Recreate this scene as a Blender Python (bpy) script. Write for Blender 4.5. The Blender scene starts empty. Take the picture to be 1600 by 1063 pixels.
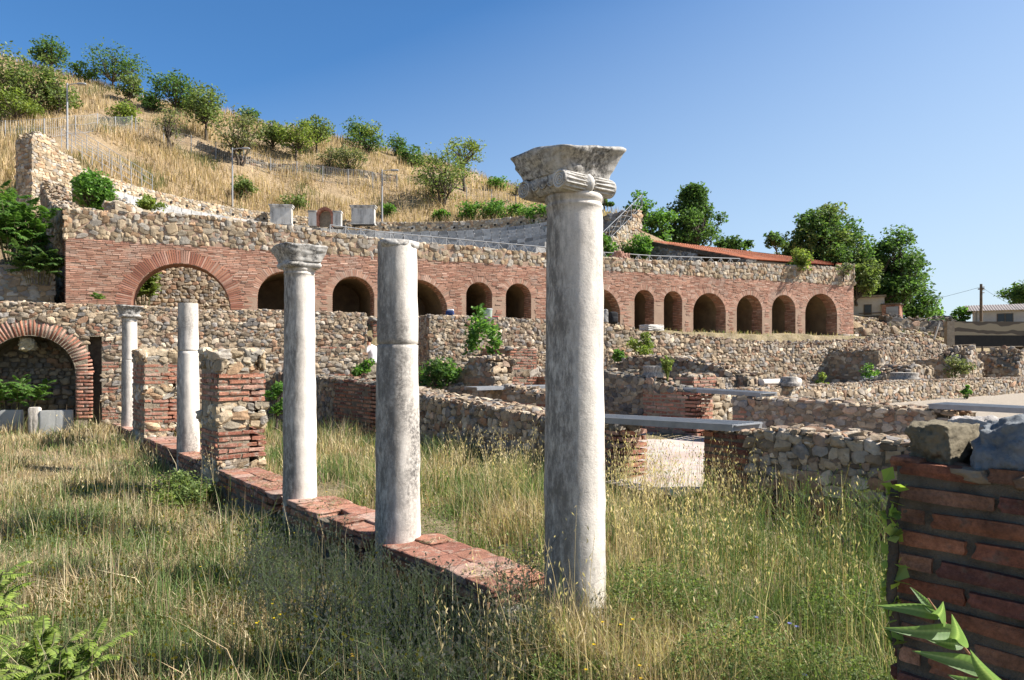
import bpy, math, random
import numpy as np
from mathutils import Vector, Matrix
random.seed(5)
R = np.random.default_rng(11)
S = bpy.context.scene
COL = S.collection
PI = math.pi
# ------------------------------------------------------------------ camera frame
F = 1066.7; HY = 566.0; CH = 1.6
def P(px, py, Z):
    return ((px-800.0)/F*Z, Z, CH-(py-HY)/F*Z)
# local grid of the ruin: a along the colonnade (towards camera right), b away to the right
E1 = np.array([.619, -.785]); E2 = np.array([.785, .619]); O2 = np.array([.404, 4.4])
GROT = math.atan2(-.785, .619)
def G(a, b, z=None):
    p = O2+E1*a+E2*b
    return (p[0], p[1]) if z is None else (p[0], p[1], z)
def AB(x, y):
    dx = x-O2[0]; dy = y-O2[1]
    return dx*E1[0]+dy*E1[1], dx*E2[0]+dy*E2[1]
# ------------------------------------------------------------------ smooth pseudo noise
class SN:
    def __init__(self, seed, dim=3, n=14, f0=.6, f1=2.2):
        r = np.random.default_rng(seed)
        k = r.normal(size=(n, dim)); k /= np.linalg.norm(k, axis=1)[:, None]
        self.k = k*r.uniform(f0, f1, n)[:, None]*2*PI*.5
        self.p = r.uniform(0, 2*PI, n); self.n = n
    def __call__(self, q, s=1.0):
        return np.sin(np.asarray(q)@self.k.T*s+self.p).sum(-1)/math.sqrt(self.n)*1.2
N3 = SN(3); N3b = SN(9); N2 = SN(4, 2); N2b = SN(21, 2)
# ------------------------------------------------------------------ mesh collector
class MB:
    def __init__(self):
        self.v = []; self.f = {3: [], 4: []}; self.c = []; self.n = 0; self.poly = []; self.m = {3: [], 4: []}
    def add(self, v, f, col=(1, 1, 1), mi=0):
        v = np.asarray(v, float).reshape(-1, 3); f = np.asarray(f, int)
        col = np.asarray(col, float)
        if col.ndim == 1: col = np.tile(col[:3], (len(v), 1))
        self.v.append(v); self.c.append(col); k = f.shape[1]
        self.f[k].append(f+self.n); self.m[k].append(np.full(len(f), mi, int)); self.n += len(v)
    def empty(self): return self.n == 0
    def build(self, name, mats, parent=None, smooth=True, loc=None):
        if self.n == 0: return None
        V = np.concatenate(self.v); C = np.concatenate(self.c)
        if loc is None and parent is not None: 
            mw = parent.get('_base')
            if mw is not None: V = V-np.array(mw)
        if loc is not None: V = V-np.array(loc)
        me = bpy.data.meshes.new(name)
        me.vertices.add(len(V)); me.vertices.foreach_set('co', V.astype(np.float32).ravel())
        li = []; ls = []; mi = []; st = 0
        for k in (4, 3):
            if self.f[k]:
                ff = np.concatenate(self.f[k]); li.append(ff.ravel()); ls.append(st+np.arange(len(ff))*k); st += len(ff)*k
                mi.append(np.concatenate(self.m[k]))
        li = np.concatenate(li); ls = np.concatenate(ls); mi = np.concatenate(mi)
        me.loops.add(len(li)); me.loops.foreach_set('vertex_index', li.astype(np.int32))
        me.polygons.add(len(ls)); me.polygons.foreach_set('loop_start', ls.astype(np.int32))
        me.polygons.foreach_set('material_index', mi.astype(np.int32))
        me.polygons.foreach_set('use_smooth', np.full(len(ls), bool(smooth)))
        at = me.attributes.new('col', 'FLOAT_COLOR', 'POINT')
        at.data.foreach_set('color', np.concatenate([C, np.ones((len(C), 1))], 1).astype(np.float32).ravel())
        if not isinstance(mats, (list, tuple)): mats = [mats]
        for m in mats: me.materials.append(m)
        me.update(calc_edges=True); me.validate()
        o = bpy.data.objects.new(name, me); COL.objects.link(o)
        if parent is not None: o.parent = parent
        if loc is not None: o.location = loc
        return o
def tag(o, label, cat, group=None, kind=None):
    if label: o['label'] = label
    if cat: o['category'] = cat
    if group: o['group'] = group
    if kind: o['kind'] = kind
    return o
def thing(name, label, cat, loc, rz=0, group=None):
    o = bpy.data.objects.new(name, None); COL.objects.link(o); o.empty_display_size = .3
    o.location = loc; o.rotation_euler = (0, 0, rz); o['_base'] = [float(x) for x in loc]
    return tag(o, label, cat, group)
def local(o):      # children are modelled in the thing's own coordinates
    del o['_base']; return o
def clean():
    for o in bpy.data.objects:
        if '_base' in o: del o['_base']
# ------------------------------------------------------------------ primitive shapes
BOXF = np.array([[0, 3, 2, 1], [4, 5, 6, 7], [0, 1, 5, 4], [1, 2, 6, 5], [2, 3, 7, 6], [3, 0, 4, 7]])
BOXV = np.array([[-1, -1, -1], [1, -1, -1], [1, 1, -1], [-1, 1, -1], [-1, -1, 1], [1, -1, 1], [1, 1, 1], [-1, 1, 1]], float)
def box(mb, c, h, rz=0, col=(1, 1, 1), mi=0):
    v = BOXV*np.asarray(h); cs, sn = math.cos(rz), math.sin(rz)
    v = np.stack([v[:, 0]*cs-v[:, 1]*sn, v[:, 0]*sn+v[:, 1]*cs, v[:, 2]], 1)+np.asarray(c)
    mb.add(v, BOXF, col, mi)
def boxes(mb, c, h, basis, col):
    """many boxes: c (N,3) h (N,3) basis (N,3,3) rows = axes, col (N,3)"""
    N = len(c)
    if N == 0: return
    v = BOXV[None]*h[:, None]
    v = np.einsum('nvi,nij->nvj', v, basis)+c[:, None]
    f = BOXF[None]+8*np.arange(N)[:, None, None]
    mb.add(v.reshape(-1, 3), f.reshape(-1, 4), np.repeat(col, 8, 0))
def tube(mb, pts, rad, seg=6, col=(1, 1, 1), cap=True, mi=0):
    pts = np.asarray(pts, float); n = len(pts)
    rad = np.full(n, rad) if np.isscalar(rad) else np.asarray(rad)
    t = np.gradient(pts, axis=0); t /= np.linalg.norm(t, axis=1)[:, None]+1e-9
    ref = np.where(np.abs(t[:, 2:3]) > .9, np.array([[1., 0, 0]]), np.array([[0, 0, 1.]]))
    x = np.cross(ref, t); x /= np.linalg.norm(x, axis=1)[:, None]+1e-9
    for i in range(1, n):
        if (x[i]*x[i-1]).sum() < 0: x[i] *= -1
    y = np.cross(t, x); an = np.arange(seg)*2*PI/seg
    v = pts[:, None]+rad[:, None, None]*(x[:, None]*np.cos(an)[None, :, None]+y[:, None]*np.sin(an)[None, :, None])
    i = np.arange(n-1)[:, None]*seg; j = np.arange(seg)[None]; k = (j+1) % seg
    f = np.stack([i+j, i+k, i+seg+k, i+seg+j], -1).reshape(-1, 4)
    mb.add(v.reshape(-1, 3), f, col, mi)
    if cap:
        for e in (0, n-1):
            vv = np.concatenate([v[e], pts[e][None]]); ff = [[(q+1) % seg, q, seg] if e == 0 else [q, (q+1) % seg, seg] for q in range(seg)]
            mb.add(vv, ff, col, mi)
def lathe(mb, prof, seg=48, col=(1, 1, 1), c=(0, 0, 0), noise=0, nf=1.0, ncol=None):
    prof = np.asarray(prof, float); n = len(prof); an = np.arange(seg)*2*PI/seg
    v = np.stack([prof[:, 0:1]*np.cos(an), prof[:, 0:1]*np.sin(an), np.repeat(prof[:, 1:2], seg, 1)], -1)
    if noise:
        q = v.reshape(-1, 3)+np.asarray(c)*1.7
        d = (N3(q, nf)+.5*N3b(q, nf*2.7)).reshape(n, seg)*noise
        v[..., 0] += d*np.cos(an); v[..., 1] += d*np.sin(an)
    v = v+np.asarray(c)
    i = np.arange(n-1)[:, None]*seg; j = np.arange(seg)[None]; k = (j+1) % seg
    f = np.stack([i+j, i+k, i+seg+k, i+seg+j], -1).reshape(-1, 4)
    mb.add(v.reshape(-1, 3), f, col)
    for e, fl in ((0, True), (n-1, False)):
        if prof[e, 0] > 1e-4:
            vv = np.concatenate([v[e], v[e].mean(0)[None]])
            mb.add(vv, [[(q+1) % seg, q, seg] if fl else [q, (q+1) % seg, seg] for q in range(seg)], col)
# stone prototypes: deformed cube-spheres
def cubegrid(n):
    idx = {}; V = []; Fc = []
    def vid(p):
        k = tuple(int(round(x*n)) for x in p)
        if k not in idx: idx[k] = len(V); V.append(p)
        return idx[k]
    for ax in range(3):
        for s in (-1, 1):
            for i in range(n):
                for j in range(n):
                    q = []
                    for di, dj in ((0, 0), (1, 0), (1, 1), (0, 1)):
                        p = [0, 0, 0]; p[ax] = s; p[(ax+1) % 3] = -1+2*(i+di)/n; p[(ax+2) % 3] = -1+2*(j+dj)/n
                        q.append(vid(tuple(p)))
                    Fc.append(q if s > 0 else q[::-1])
    return np.array(V, float), np.array(Fc)
def protos(n, K, sq, amp, seed, cut=False):
    V, Fc = cubegrid(n); out = []; r = np.random.default_rng(seed)
    L = np.linalg.norm(V, axis=1)[:, None]; sph = V/L*1.12
    for k in range(K):
        s = np.clip(sq+r.uniform(-.15, .15), 0, .97)
        v = V*s+sph*(1-s)
        off = r.uniform(-50, 50, 3)
        d = N3(v*.55+off)*amp+.5*amp*N3b(v*1.1+off)
        v = v*(1+d[:, None])
        v *= 1+.18*amp/.12*r.uniform(-1, 1)*np.sign(v[:, [0]])*np.array([[0, 1, .6]])*.4
        if cut:          # split faces: planes shave the corners off
            for q in range(7):
                nn = r.normal(size=3)*np.array([1, 1, .8]); nn /= np.linalg.norm(nn); ex = np.maximum(0, v@nn-r.uniform(.78, 1.02)); v = v-ex[:, None]*nn*.92
        out.append(v)
    return np.array(out), Fc
PR = {'hi': protos(7, 18, .78, .12, 1, True), 'mid': protos(4, 18, .75, .13, 2, True), 'lo': protos(3, 16, .72, .14, 3, True), 'hiround': protos(6, 14, .45, .13, 6),
      'bhi': protos(10, 14, .97, .05, 4), 'bmid': protos(4, 10, .95, .04, 5)}
def stones(mb, kind, c, h, basis, col, r=None, tw=.12):
    r = r or R; PV, Fc = PR[kind]; N = len(c)
    if N == 0: return
    vid = r.integers(0, len(PV), N)
    sg = r.choice([-1., 1.], (N, 1, 1))
    v = PV[vid]*h[:, None]
    # small twist about the outward axis (row 2)
    a = r.normal(0, tw, N); ca, sa = np.cos(a)[:, None], np.sin(a)[:, None]
    x = v[..., 0]*ca-v[..., 1]*sa; y = v[..., 0]*sa+v[..., 1]*ca
    v = np.stack([x, y, v[..., 2]], -1)
    v = np.einsum('nvi,nij->nvj', v, basis)+c[:, None]
    f = Fc[None]+PV.shape[1]*np.arange(N)[:, None, None]
    mb.add(v.reshape(-1, 3), f.reshape(-1, Fc.shape[1]), np.repeat(col, PV.shape[1], 0))
# ------------------------------------------------------------------ materials
def newmat(name):
    m = bpy.data.materials.new(name); m.use_nodes = True; nt = m.node_tree
    for n in list(nt.nodes): nt.nodes.remove(n)
    out = nt.nodes.new('ShaderNodeOutputMaterial'); b = nt.nodes.new('ShaderNodeBsdfPrincipled')
    nt.links.new(b.outputs[0], out.inputs[0]); b.inputs['Specular IOR Level'].default_value = .25
    return m, nt, b, out
def nd(nt, t, **kw):
    n = nt.nodes.new(t)
    for k, v in kw.items():
        if k.startswith('i_'):
            n.inputs[k[2:].replace('_', ' ')].default_value = v
        else: setattr(n, k, v)
    return n
def noise(nt, vec, scale, detail=5, rough=.6, W=None):
    n = nd(nt, 'ShaderNodeTexNoise'); n.inputs['Scale'].default_value = scale
    n.inputs['Detail'].default_value = detail; n.inputs['Roughness'].default_value = rough
    nt.links.new(vec, n.inputs['Vector']); 
    if W is not None:
        n.noise_dimensions = '4D'; nt.links.new(W, n.inputs['W'])
    return n.outputs[0]
def ramp(nt, fac, stops):
    n = nd(nt, 'ShaderNodeValToRGB'); cr = n.color_ramp
    while len(cr.elements) < len(stops): cr.elements.new(.5)
    for e, (p, c) in zip(cr.elements, stops):
        e.position = p; e.color = (c, c, c, 1) if np.isscalar(c) else (*c, 1)
    nt.links.new(fac, n.inputs[0]); return n.outputs[0]
def mix(nt, a, b, fac=None, mode='MIX', f=1.0):
    n = nd(nt, 'ShaderNodeMix', data_type='RGBA', blend_type=mode); n.inputs[0].default_value = f
    if fac is not None: nt.links.new(fac, n.inputs[0])
    for s, i in ((a, 6), (b, 7)):
        if isinstance(s, (tuple, list)): n.inputs[i].default_value = (*s, 1)
        else: nt.links.new(s, n.inputs[i])
    return n.outputs[2]
def bump(nt, b, h, strength, dist, prev=None):
    n = nd(nt, 'ShaderNodeBump'); n.inputs['Strength'].default_value = strength; n.inputs['Distance'].default_value = dist
    nt.links.new(h, n.inputs['Height'])
    if prev is not None: nt.links.new(prev, n.inputs['Normal'])
    if b is not None: nt.links.new(n.outputs[0], b.inputs['Normal'])
    return n.outputs[0]
def coords(nt, mapping=None):
    t = nd(nt, 'ShaderNodeTexCoord'); 
    if mapping is None: return t.outputs['Object']
    m = nd(nt, 'ShaderNodeMapping'); m.inputs['Scale'].default_value = mapping
    nt.links.new(t.outputs['Object'], m.inputs['Vector']); return m.outputs[0]
def attr_mat(name, rough=.9, ns=9, lo=.65, hi=1.2, bs=40, bd=.012, bst=.6, spots=None, fine=None):
    m, nt, b, _ = newmat(name); co = coords(nt)
    a = nd(nt, 'ShaderNodeAttribute', attribute_name='col').outputs['Color']
    n = noise(nt, co, ns, 6, .65); c = mix(nt, a, ramp(nt, n, [(.28, lo), (.72, hi)]), mode='MULTIPLY')
    if spots:
        s = noise(nt, co, spots[0], 4, .7); c = mix(nt, c, spots[1], ramp(nt, s, [(spots[2], 0.), (spots[2]+.1, spots[3])]))
    if fine:
        s2 = noise(nt, co, fine, 3, .7); c = mix(nt, c, ramp(nt, s2, [(.35, .72), (.62, 1.12)]), mode='MULTIPLY')
    nt.links.new(c, b.inputs['Base Color']); b.inputs['Roughness'].default_value = rough
    p0 = bump(nt, None, noise(nt, co, bs*3.4, 5, .75), bst*.8, bd*.45); bump(nt, b, noise(nt, co, bs, 6, .7), bst, bd, p0)
    return m
def plain_mat(name, c1, c2, ns=3, rough=.9, bs=30, bd=.01, bst=.5, metal=0, det=6):
    m, nt, b, _ = newmat(name); co = coords(nt)
    c = mix(nt, c1, c2, ramp(nt, noise(nt, co, ns, det, .65), [(.3, 0.), (.7, 1.)]))
    nt.links.new(c, b.inputs['Base Color']); b.inputs['Roughness'].default_value = rough; b.inputs['Metallic'].default_value = metal
    if bst: bump(nt, b, noise(nt, co, bs, 5, .65), bst, bd)
    return m
def leaf_mat(name, transl=.35, rough=.55):
    m, nt, b, out = newmat(name)
    a = nd(nt, 'ShaderNodeAttribute', attribute_name='col').outputs['Color']
    nt.links.new(a, b.inputs['Base Color']); b.inputs['Roughness'].default_value = rough
    t = nd(nt, 'ShaderNodeBsdfTranslucent'); nt.links.new(mix(nt, a, (1.25, 1.3, .75), mode='MULTIPLY'), t.inputs['Color'])
    ms = nd(nt, 'ShaderNodeMixShader'); ms.inputs[0].default_value = transl
    nt.links.new(b.outputs[0], ms.inputs[1]); nt.links.new(t.outputs[0], ms.inputs[2]); nt.links.new(ms.outputs[0], out.inputs[0])
    return m
M = {}
M['stone'] = attr_mat('rubble_stone', ns=7, lo=.6, hi=1.25, bs=28, bd=.02, bst=.7, spots=(16, (.06, .055, .05), .6, .5))
M['stone_far'] = attr_mat('rubble_stone_far', ns=4, lo=.65, hi=1.2, bs=12, bd=.03, bst=.6)
M['brick'] = attr_mat('fired_brick', ns=12, lo=.6, hi=1.25, bs=45, bd=.012, bst=.9, spots=(9, (.40, .34, .27), .53, .6), fine=60)
M['brick_far'] = attr_mat('facade_brick', ns=.9, lo=.72, hi=1.25, bs=25, bd=.01, bst=.4, spots=(.7, (.48, .385, .32), .56, .45))
M['brick_dark'] = attr_mat('shade_toned_brick', ns=11, lo=.5, hi=1.2, bs=45, bd=.014, bst=.9, spots=(8, (.16, .13, .10), .56, .6), fine=60)  # darker brick copy with the shade of the near pier and wall in its colour
M['mortar'] = plain_mat('lime_mortar', (.33, .275, .20), (.20, .16, .115), ns=5, bs=25, bd=.03, bst=.9)
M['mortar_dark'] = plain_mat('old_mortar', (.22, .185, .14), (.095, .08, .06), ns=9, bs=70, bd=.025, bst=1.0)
M['mortar_pale'] = plain_mat('facade_mortar', (.44, .31, .225), (.34, .23, .165), ns=2, bs=20, bd=.02)
M['plaster'] = plain_mat('vault_plaster', (.30, .225, .13), (.15, .11, .07), ns=1.2, bs=10, bd=.02)
M['soil'] = plain_mat('dry_soil', (.30, .23, .13), (.18, .145, .08), ns=3, bs=18, bd=.04)
M['bark'] = plain_mat('bark', (.12, .095, .07), (.05, .04, .03), ns=6, bs=20, bd=.03, bst=.9)
M['leaf'] = leaf_mat('leaves', .45)
M['grass'] = leaf_mat('grass_blades', .42, .7)
M['straw'] = leaf_mat('dry_straw', .4, .8)
M['metal'] = plain_mat('galvanised_steel', (.42, .43, .44), (.32, .33, .34), ns=6, rough=.45, bs=60, bd=.002, bst=.3, metal=.6)
M['paint'] = plain_mat('pale_grey_paint', (.34, .35, .36), (.27, .28, .29), ns=4, rough=.5, bst=0)
M['marble'] = None
def nd_map(nt, co):
    m = nd(nt, 'ShaderNodeMapping'); m.inputs['Scale'].default_value = (1.6, 1.6, .5); nt.links.new(co, m.inputs['Vector']); return m.outputs[0]
def marble(name, base=(.60, .555, .50), warm=(.52, .45, .37), dark=(.13, .12, .11), amount=.57, shade_crust=False):
    m, nt, b, _ = newmat(name); co = coords(nt); w = nd(nt, 'ShaderNodeObjectInfo').outputs['Random']
    wm = nd(nt, 'ShaderNodeMath', operation='MULTIPLY'); wm.inputs[1].default_value = 57; nt.links.new(w, wm.inputs[0]); W = wm.outputs[0]
    c = mix(nt, base, warm, ramp(nt, noise(nt, co, 2.2, 6, .6, W), [(.38, 0.), (.7, 1.)]))
    st = coords(nt, (1.25, 1.25, .26))
    big = ramp(nt, noise(nt, st, 2.3, 5, .62, W), [(amount-.10, 0.), (amount+.06, 1.)])
    fine = ramp(nt, noise(nt, co, 34, 5, .8, W), [(.36, .12), (.58, 1.)])
    mm = nd(nt, 'ShaderNodeMath', operation='MULTIPLY'); nt.links.new(big, mm.inputs[0]); nt.links.new(fine, mm.inputs[1])
    c = mix(nt, c, dark, mm.outputs[0])
    if shade_crust:  # dark grit opposite the sun, doubling as column shade put into the colour
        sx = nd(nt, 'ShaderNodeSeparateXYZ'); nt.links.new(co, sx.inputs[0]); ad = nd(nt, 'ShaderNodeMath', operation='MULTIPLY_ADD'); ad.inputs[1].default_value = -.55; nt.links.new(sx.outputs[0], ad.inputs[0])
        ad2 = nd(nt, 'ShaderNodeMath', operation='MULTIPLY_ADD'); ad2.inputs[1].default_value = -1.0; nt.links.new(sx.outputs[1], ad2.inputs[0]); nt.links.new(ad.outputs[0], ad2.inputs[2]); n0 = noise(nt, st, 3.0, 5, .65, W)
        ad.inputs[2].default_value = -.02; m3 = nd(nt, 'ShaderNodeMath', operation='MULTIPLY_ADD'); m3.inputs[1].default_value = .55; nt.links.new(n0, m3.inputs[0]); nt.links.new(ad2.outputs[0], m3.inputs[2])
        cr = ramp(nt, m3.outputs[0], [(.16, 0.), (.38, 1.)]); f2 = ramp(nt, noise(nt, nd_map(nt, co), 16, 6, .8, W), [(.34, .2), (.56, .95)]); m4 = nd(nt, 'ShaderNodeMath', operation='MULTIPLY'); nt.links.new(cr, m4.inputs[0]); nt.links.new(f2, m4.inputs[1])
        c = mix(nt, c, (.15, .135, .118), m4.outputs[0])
    c = mix(nt, c, (.24, .215, .19), ramp(nt, noise(nt, co, 75, 3, .8, W), [(.55, 0.), (.68, .45)]))
    sp = ramp(nt, noise(nt, co, 9, 6, .75, W), [(.66, 0.), (.73, .7)]); c = mix(nt, c, dark, sp)
    nt.links.new(c, b.inputs['Base Color']); b.inputs['Roughness'].default_value = .85
    p = bump(nt, None, noise(nt, co, 14, 6, .7, W), .5, .012)
    bump(nt, b, noise(nt, co, 95, 4, .8, W), .5, .006, p)
    return m
M['marble'] = marble('weathered_marble', base=(.73, .67, .59), warm=(.64, .58, .51), amount=.60, shade_crust=True)
M['lichen'] = marble('lichened_capital', base=(.66, .635, .59), warm=(.50, .465, .41), dark=(.09, .085, .08), amount=.49)
M['pedestal'] = marble('stained_block', base=(.60, .575, .53), warm=(.48, .45, .40), dark=(.16, .15, .14), amount=.56)
# colour palettes, linear albedo
PAL = {
 'tan': [(.44, .34, .22), (.40, .32, .22), (.48, .38, .26), (.36, .27, .17), (.40, .36, .30), (.50, .42, .31), (.34, .30, .25), (.38, .25, .15)],
 'brown': [(.37, .28, .185), (.32, .245, .165), (.42, .325, .22), (.26, .20, .14), (.37, .32, .26), (.31, .19, .12), (.47, .39, .29), (.25, .225, .20), (.30, .215, .155)],
 'grey': [(.30, .29, .27), (.24, .23, .22), (.36, .34, .31), (.30, .25, .20), (.20, .19, .19), (.34, .27, .19), (.28, .30, .29)],
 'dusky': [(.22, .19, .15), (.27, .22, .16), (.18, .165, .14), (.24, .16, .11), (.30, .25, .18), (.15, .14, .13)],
 'brick': [(.40, .175, .110), (.34, .145, .095), (.46, .215, .140), (.30, .12, .08), (.40, .20, .145), (.46, .27, .20)],
 'fbrick': [(.46, .255, .175), (.50, .285, .205), (.41, .220, .152), (.50, .33, .25), (.46, .27, .195), (.37, .185, .128)],
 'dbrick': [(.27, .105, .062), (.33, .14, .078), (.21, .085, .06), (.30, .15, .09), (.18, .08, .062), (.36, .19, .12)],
}
def pick(pal, n, r=None, j=.16):
    r = r or R; p = np.array(PAL[pal]); return p[r.integers(0, len(p), n)]*np.exp(r.normal(0, j, (n, 1)))
M['brick_plain'] = plain_mat('passage_brick', (.30, .14, .09), (.20, .10, .07), ns=4, bs=30, bd=.02)
M['steel_dark'] = plain_mat('weathered_steel_beam', (.30, .305, .31), (.20, .205, .21), ns=5, rough=.6, bst=.2, metal=.3)
M['hole'] = plain_mat('dark_hole', (.02, .02, .02), (.03, .028, .025), bst=0)
M['pmarble'] = plain_mat('pale_marble', (.62, .60, .56), (.46, .44, .41), ns=2.5, bs=20, bd=.01)
M['marble_slab'] = marble('grey_slab', base=(.34, .345, .335), warm=(.26, .26, .24), dark=(.14, .14, .13), amount=.62)
M['wood'] = plain_mat('old_wood', (.20, .15, .10), (.12, .09, .06), ns=5, bs=30, bd=.01)
M['white_wall'] = plain_mat('whitewashed_wall', (.62, .58, .50), (.48, .44, .38), ns=2, bs=20, bd=.01)
M['glass'] = plain_mat('window_glass', (.05, .06, .07), (.04, .05, .055), rough=.15, bst=0)
M['gravel'] = plain_mat('gravel', (.40, .34, .27), (.28, .235, .18), ns=14, bs=40, bd=.03, bst=.9)
M['green_paint'] = plain_mat('faded_green_paint', (.25, .42, .30), (.6, .62, .58), ns=3, rough=.5, bst=0)
def _floor():
    m, nt, b, _ = newmat('mosaic_floor'); co = coords(nt)
    v = nd(nt, 'ShaderNodeTexVoronoi', feature='F1'); v.inputs['Scale'].default_value = 22; nt.links.new(co, v.inputs['Vector'])
    c = mix(nt, (.47, .415, .36), (.39, .31, .265), ramp(nt, noise(nt, co, 1.1, 5, .6), [(.42, 0.), (.6, 1.)]))
    c = mix(nt, c, (.36, .28, .24), ramp(nt, noise(nt, co, 2.6, 5, .6), [(.56, 0.), (.62, .8)])); c = mix(nt, c, v.outputs['Color'], mode='SOFT_LIGHT', f=.2)
    nt.links.new(c, b.inputs['Base Color']); b.inputs['Roughness'].default_value = .9; bump(nt, b, noise(nt, co, 30, 5, .7), .5, .01); return m
M['floor'] = _floor()
def _ground():
    m, nt, b, _ = newmat('meadow_ground'); co = coords(nt)
    c = mix(nt, (.25, .19, .11), (.15, .125, .06), ramp(nt, noise(nt, co, .8, 6, .65), [(.35, 0.), (.65, 1.)]))
    c = mix(nt, c, (.33, .27, .18), ramp(nt, noise(nt, co, 9, 6, .7), [(.45, 0.), (.65, .8)]))
    a = nd(nt, 'ShaderNodeAttribute', attribute_name='col').outputs['Color']; c = mix(nt, c, a, mode='MULTIPLY')
    nt.links.new(c, b.inputs['Base Color']); b.inputs['Roughness'].default_value = .95; bump(nt, b, noise(nt, co, 22, 6, .75), .9, .04); return m
M['ground'] = _ground()
def _hill():
    m, nt, b, _ = newmat('dry_hillside'); co = coords(nt)
    c = mix(nt, (.40, .295, .175), (.28, .20, .12), ramp(nt, noise(nt, co, .16, 6, .65), [(.38, 0.), (.62, 1.)]))
    c = mix(nt, c, (.18, .14, .065), ramp(nt, noise(nt, co, .35, 6, .7), [(.54, 0.), (.66, .75)]))
    c = mix(nt, c, (.50, .38, .22), ramp(nt, noise(nt, co, 2.4, 5, .7), [(.5, 0.), (.7, .7)]))
    nt.links.new(c, b.inputs['Base Color']); b.inputs['Roughness'].default_value = .95; bump(nt, b, noise(nt, co, 3, 6, .75), 1, .3); return m
M['hill'] = _hill()
M['cloth'] = attr_mat('cloth', ns=8, lo=.9, hi=1.08, bs=200, bd=.001, bst=.2)
M['skin'] = plain_mat('skin', (.48, .28, .20), (.42, .24, .17), bst=0)
M['roof_sheet'] = plain_mat('corrugated_sheet', (.27, .235, .22), (.18, .16, .155), ns=3, bs=20, bd=.01)
def _panel():
    m, nt, b, _ = newmat('faded_mural'); co = coords(nt); wv = nd(nt, 'ShaderNodeTexWave', wave_type='BANDS', bands_direction='Z'); wv.inputs['Scale'].default_value = .5; wv.inputs['Distortion'].default_value = 7; wv.inputs['Detail'].default_value = 2; nt.links.new(co, wv.inputs['Vector'])
    c = mix(nt, (.30, .25, .17), (.07, .055, .045), ramp(nt, wv.outputs['Fac'], [(.62, 0.), (.72, .85)])); nt.links.new(c, b.inputs['Base Color']); b.inputs['Roughness'].default_value = .8; return m
M['panel'] = _panel()

M['niche_back'] = plain_mat('shade_toned_niche_back', (.25, .18, .115), (.10, .075, .055), ns=1.6, bs=8, bd=.04)  # dark back colour stands in for the deep shade inside the niches
# ------------------------------------------------------------------ masonry
class Path:
    def __init__(self, pts):
        self.p = np.array(pts, float); d = np.diff(self.p, axis=0); self.l = np.linalg.norm(d, axis=1)
        self.s = np.concatenate([[0], np.cumsum(self.l)]); self.L = self.s[-1]; self.u = d/self.l[:, None]
    def at(self, s):
        s = np.asarray(s, float); x = np.interp(s, self.s, self.p[:, 0]); y = np.interp(s, self.s, self.p[:, 1])
        i = np.clip(np.searchsorted(self.s, s, side='right')-1, 0, len(self.u)-1); u = self.u[i]
        return np.stack([x, y], -1), u, np.stack([u[..., 1], -u[..., 0]], -1)
    def s_of_px(self, px):
        A = self.p[0]; u = self.u[0]; r = (px-800.)/F
        return (r*A[1]-A[0])/(u[0]-r*u[1])
def prof(z):
    if np.isscalar(z): return lambda s: np.full(np.shape(s), float(z))
    a = np.array(z, float); return lambda s: np.interp(s, a[:, 0], a[:, 1])
def arch_z(o, s):
    """height of an opening's underside at s (nan outside)"""
    c = (o['s0']+o['s1'])/2; h = (o['s1']-o['s0'])/2; t = np.clip((np.asarray(s)-c)/h, -1, 1)
    return o['spring']+o['rise']*np.sqrt(np.maximum(0, 1-t*t))
def in_open(o, s, z, m=0.0):
    c = (o['s0']+o['s1'])/2; h = (o['s1']-o['s0'])/2+m; t = (s-c)/h
    top = o['spring']+(o['rise']+m)*np.sqrt(np.maximum(0, 1-t*t)) if o['rise'] > 0 else o['spring']+m
    return (np.abs(t) < 1) & (z < top)
def lay(s0, s1, z0, z1, h, wr=(1.0, 2.1), r=None, big=.1, wav=.25):
    """rubble cells: arrays s,z,w,h"""
    out = []; z = z0; ph = r.uniform(0, 6, 4)
    while z < z1+h:
        hh = h*r.uniform(.62, 1.38); s = s0-r.uniform(0, h)
        while s < s1:
            w = hh*r.uniform(*wr); k = 1.0
            if r.random() < big: k = 1.5
            zz = z+hh/2+wav*h*(math.sin(s*1.7+ph[0]+z*2)+.6*math.sin(s*4.1+ph[1]-z*3))*.6+r.normal(0, .13*h)
            out.append((s+w/2, zz, w, hh*r.uniform(.8, 1.12)*k)); s += w
        z += hh*.93
    a = np.array(out); return a[:, 0], a[:, 1], a[:, 2], a[:, 3]
def lay_brick(s0, s1, z0, z1, pitch, ln, r):
    out = []; z = z0+pitch/2; k = 0
    while z < z1+pitch*.2:
        s = s0
        first = True
        while s < s1-.03:
            w = ln*r.uniform(.75, 1.15)*(.5 if (first and k % 2) else 1); first = False
            if s+w > s1-.06: w = s1-s
            out.append((s+w/2, z, w)); s += w
        z += pitch; k += 1
    a = np.array(out).reshape(-1, 3); return a[:, 0], a[:, 1], a[:, 2]
def frames(u, n):
    """basis rows: along, up, outward"""
    z = np.zeros(len(u))
    return np.stack([np.stack([u[:, 0], u[:, 1], z], -1), np.stack([z, z, z+1], -1), np.stack([n[:, 0], n[:, 1], z], -1)], 1)
def place(path, s, z, off):
    p, u, n = path.at(s)
    c = np.stack([p[:, 0]+n[:, 0]*off, p[:, 1]+n[:, 1]*off, z], -1)
    return c, frames(u, n)
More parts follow.
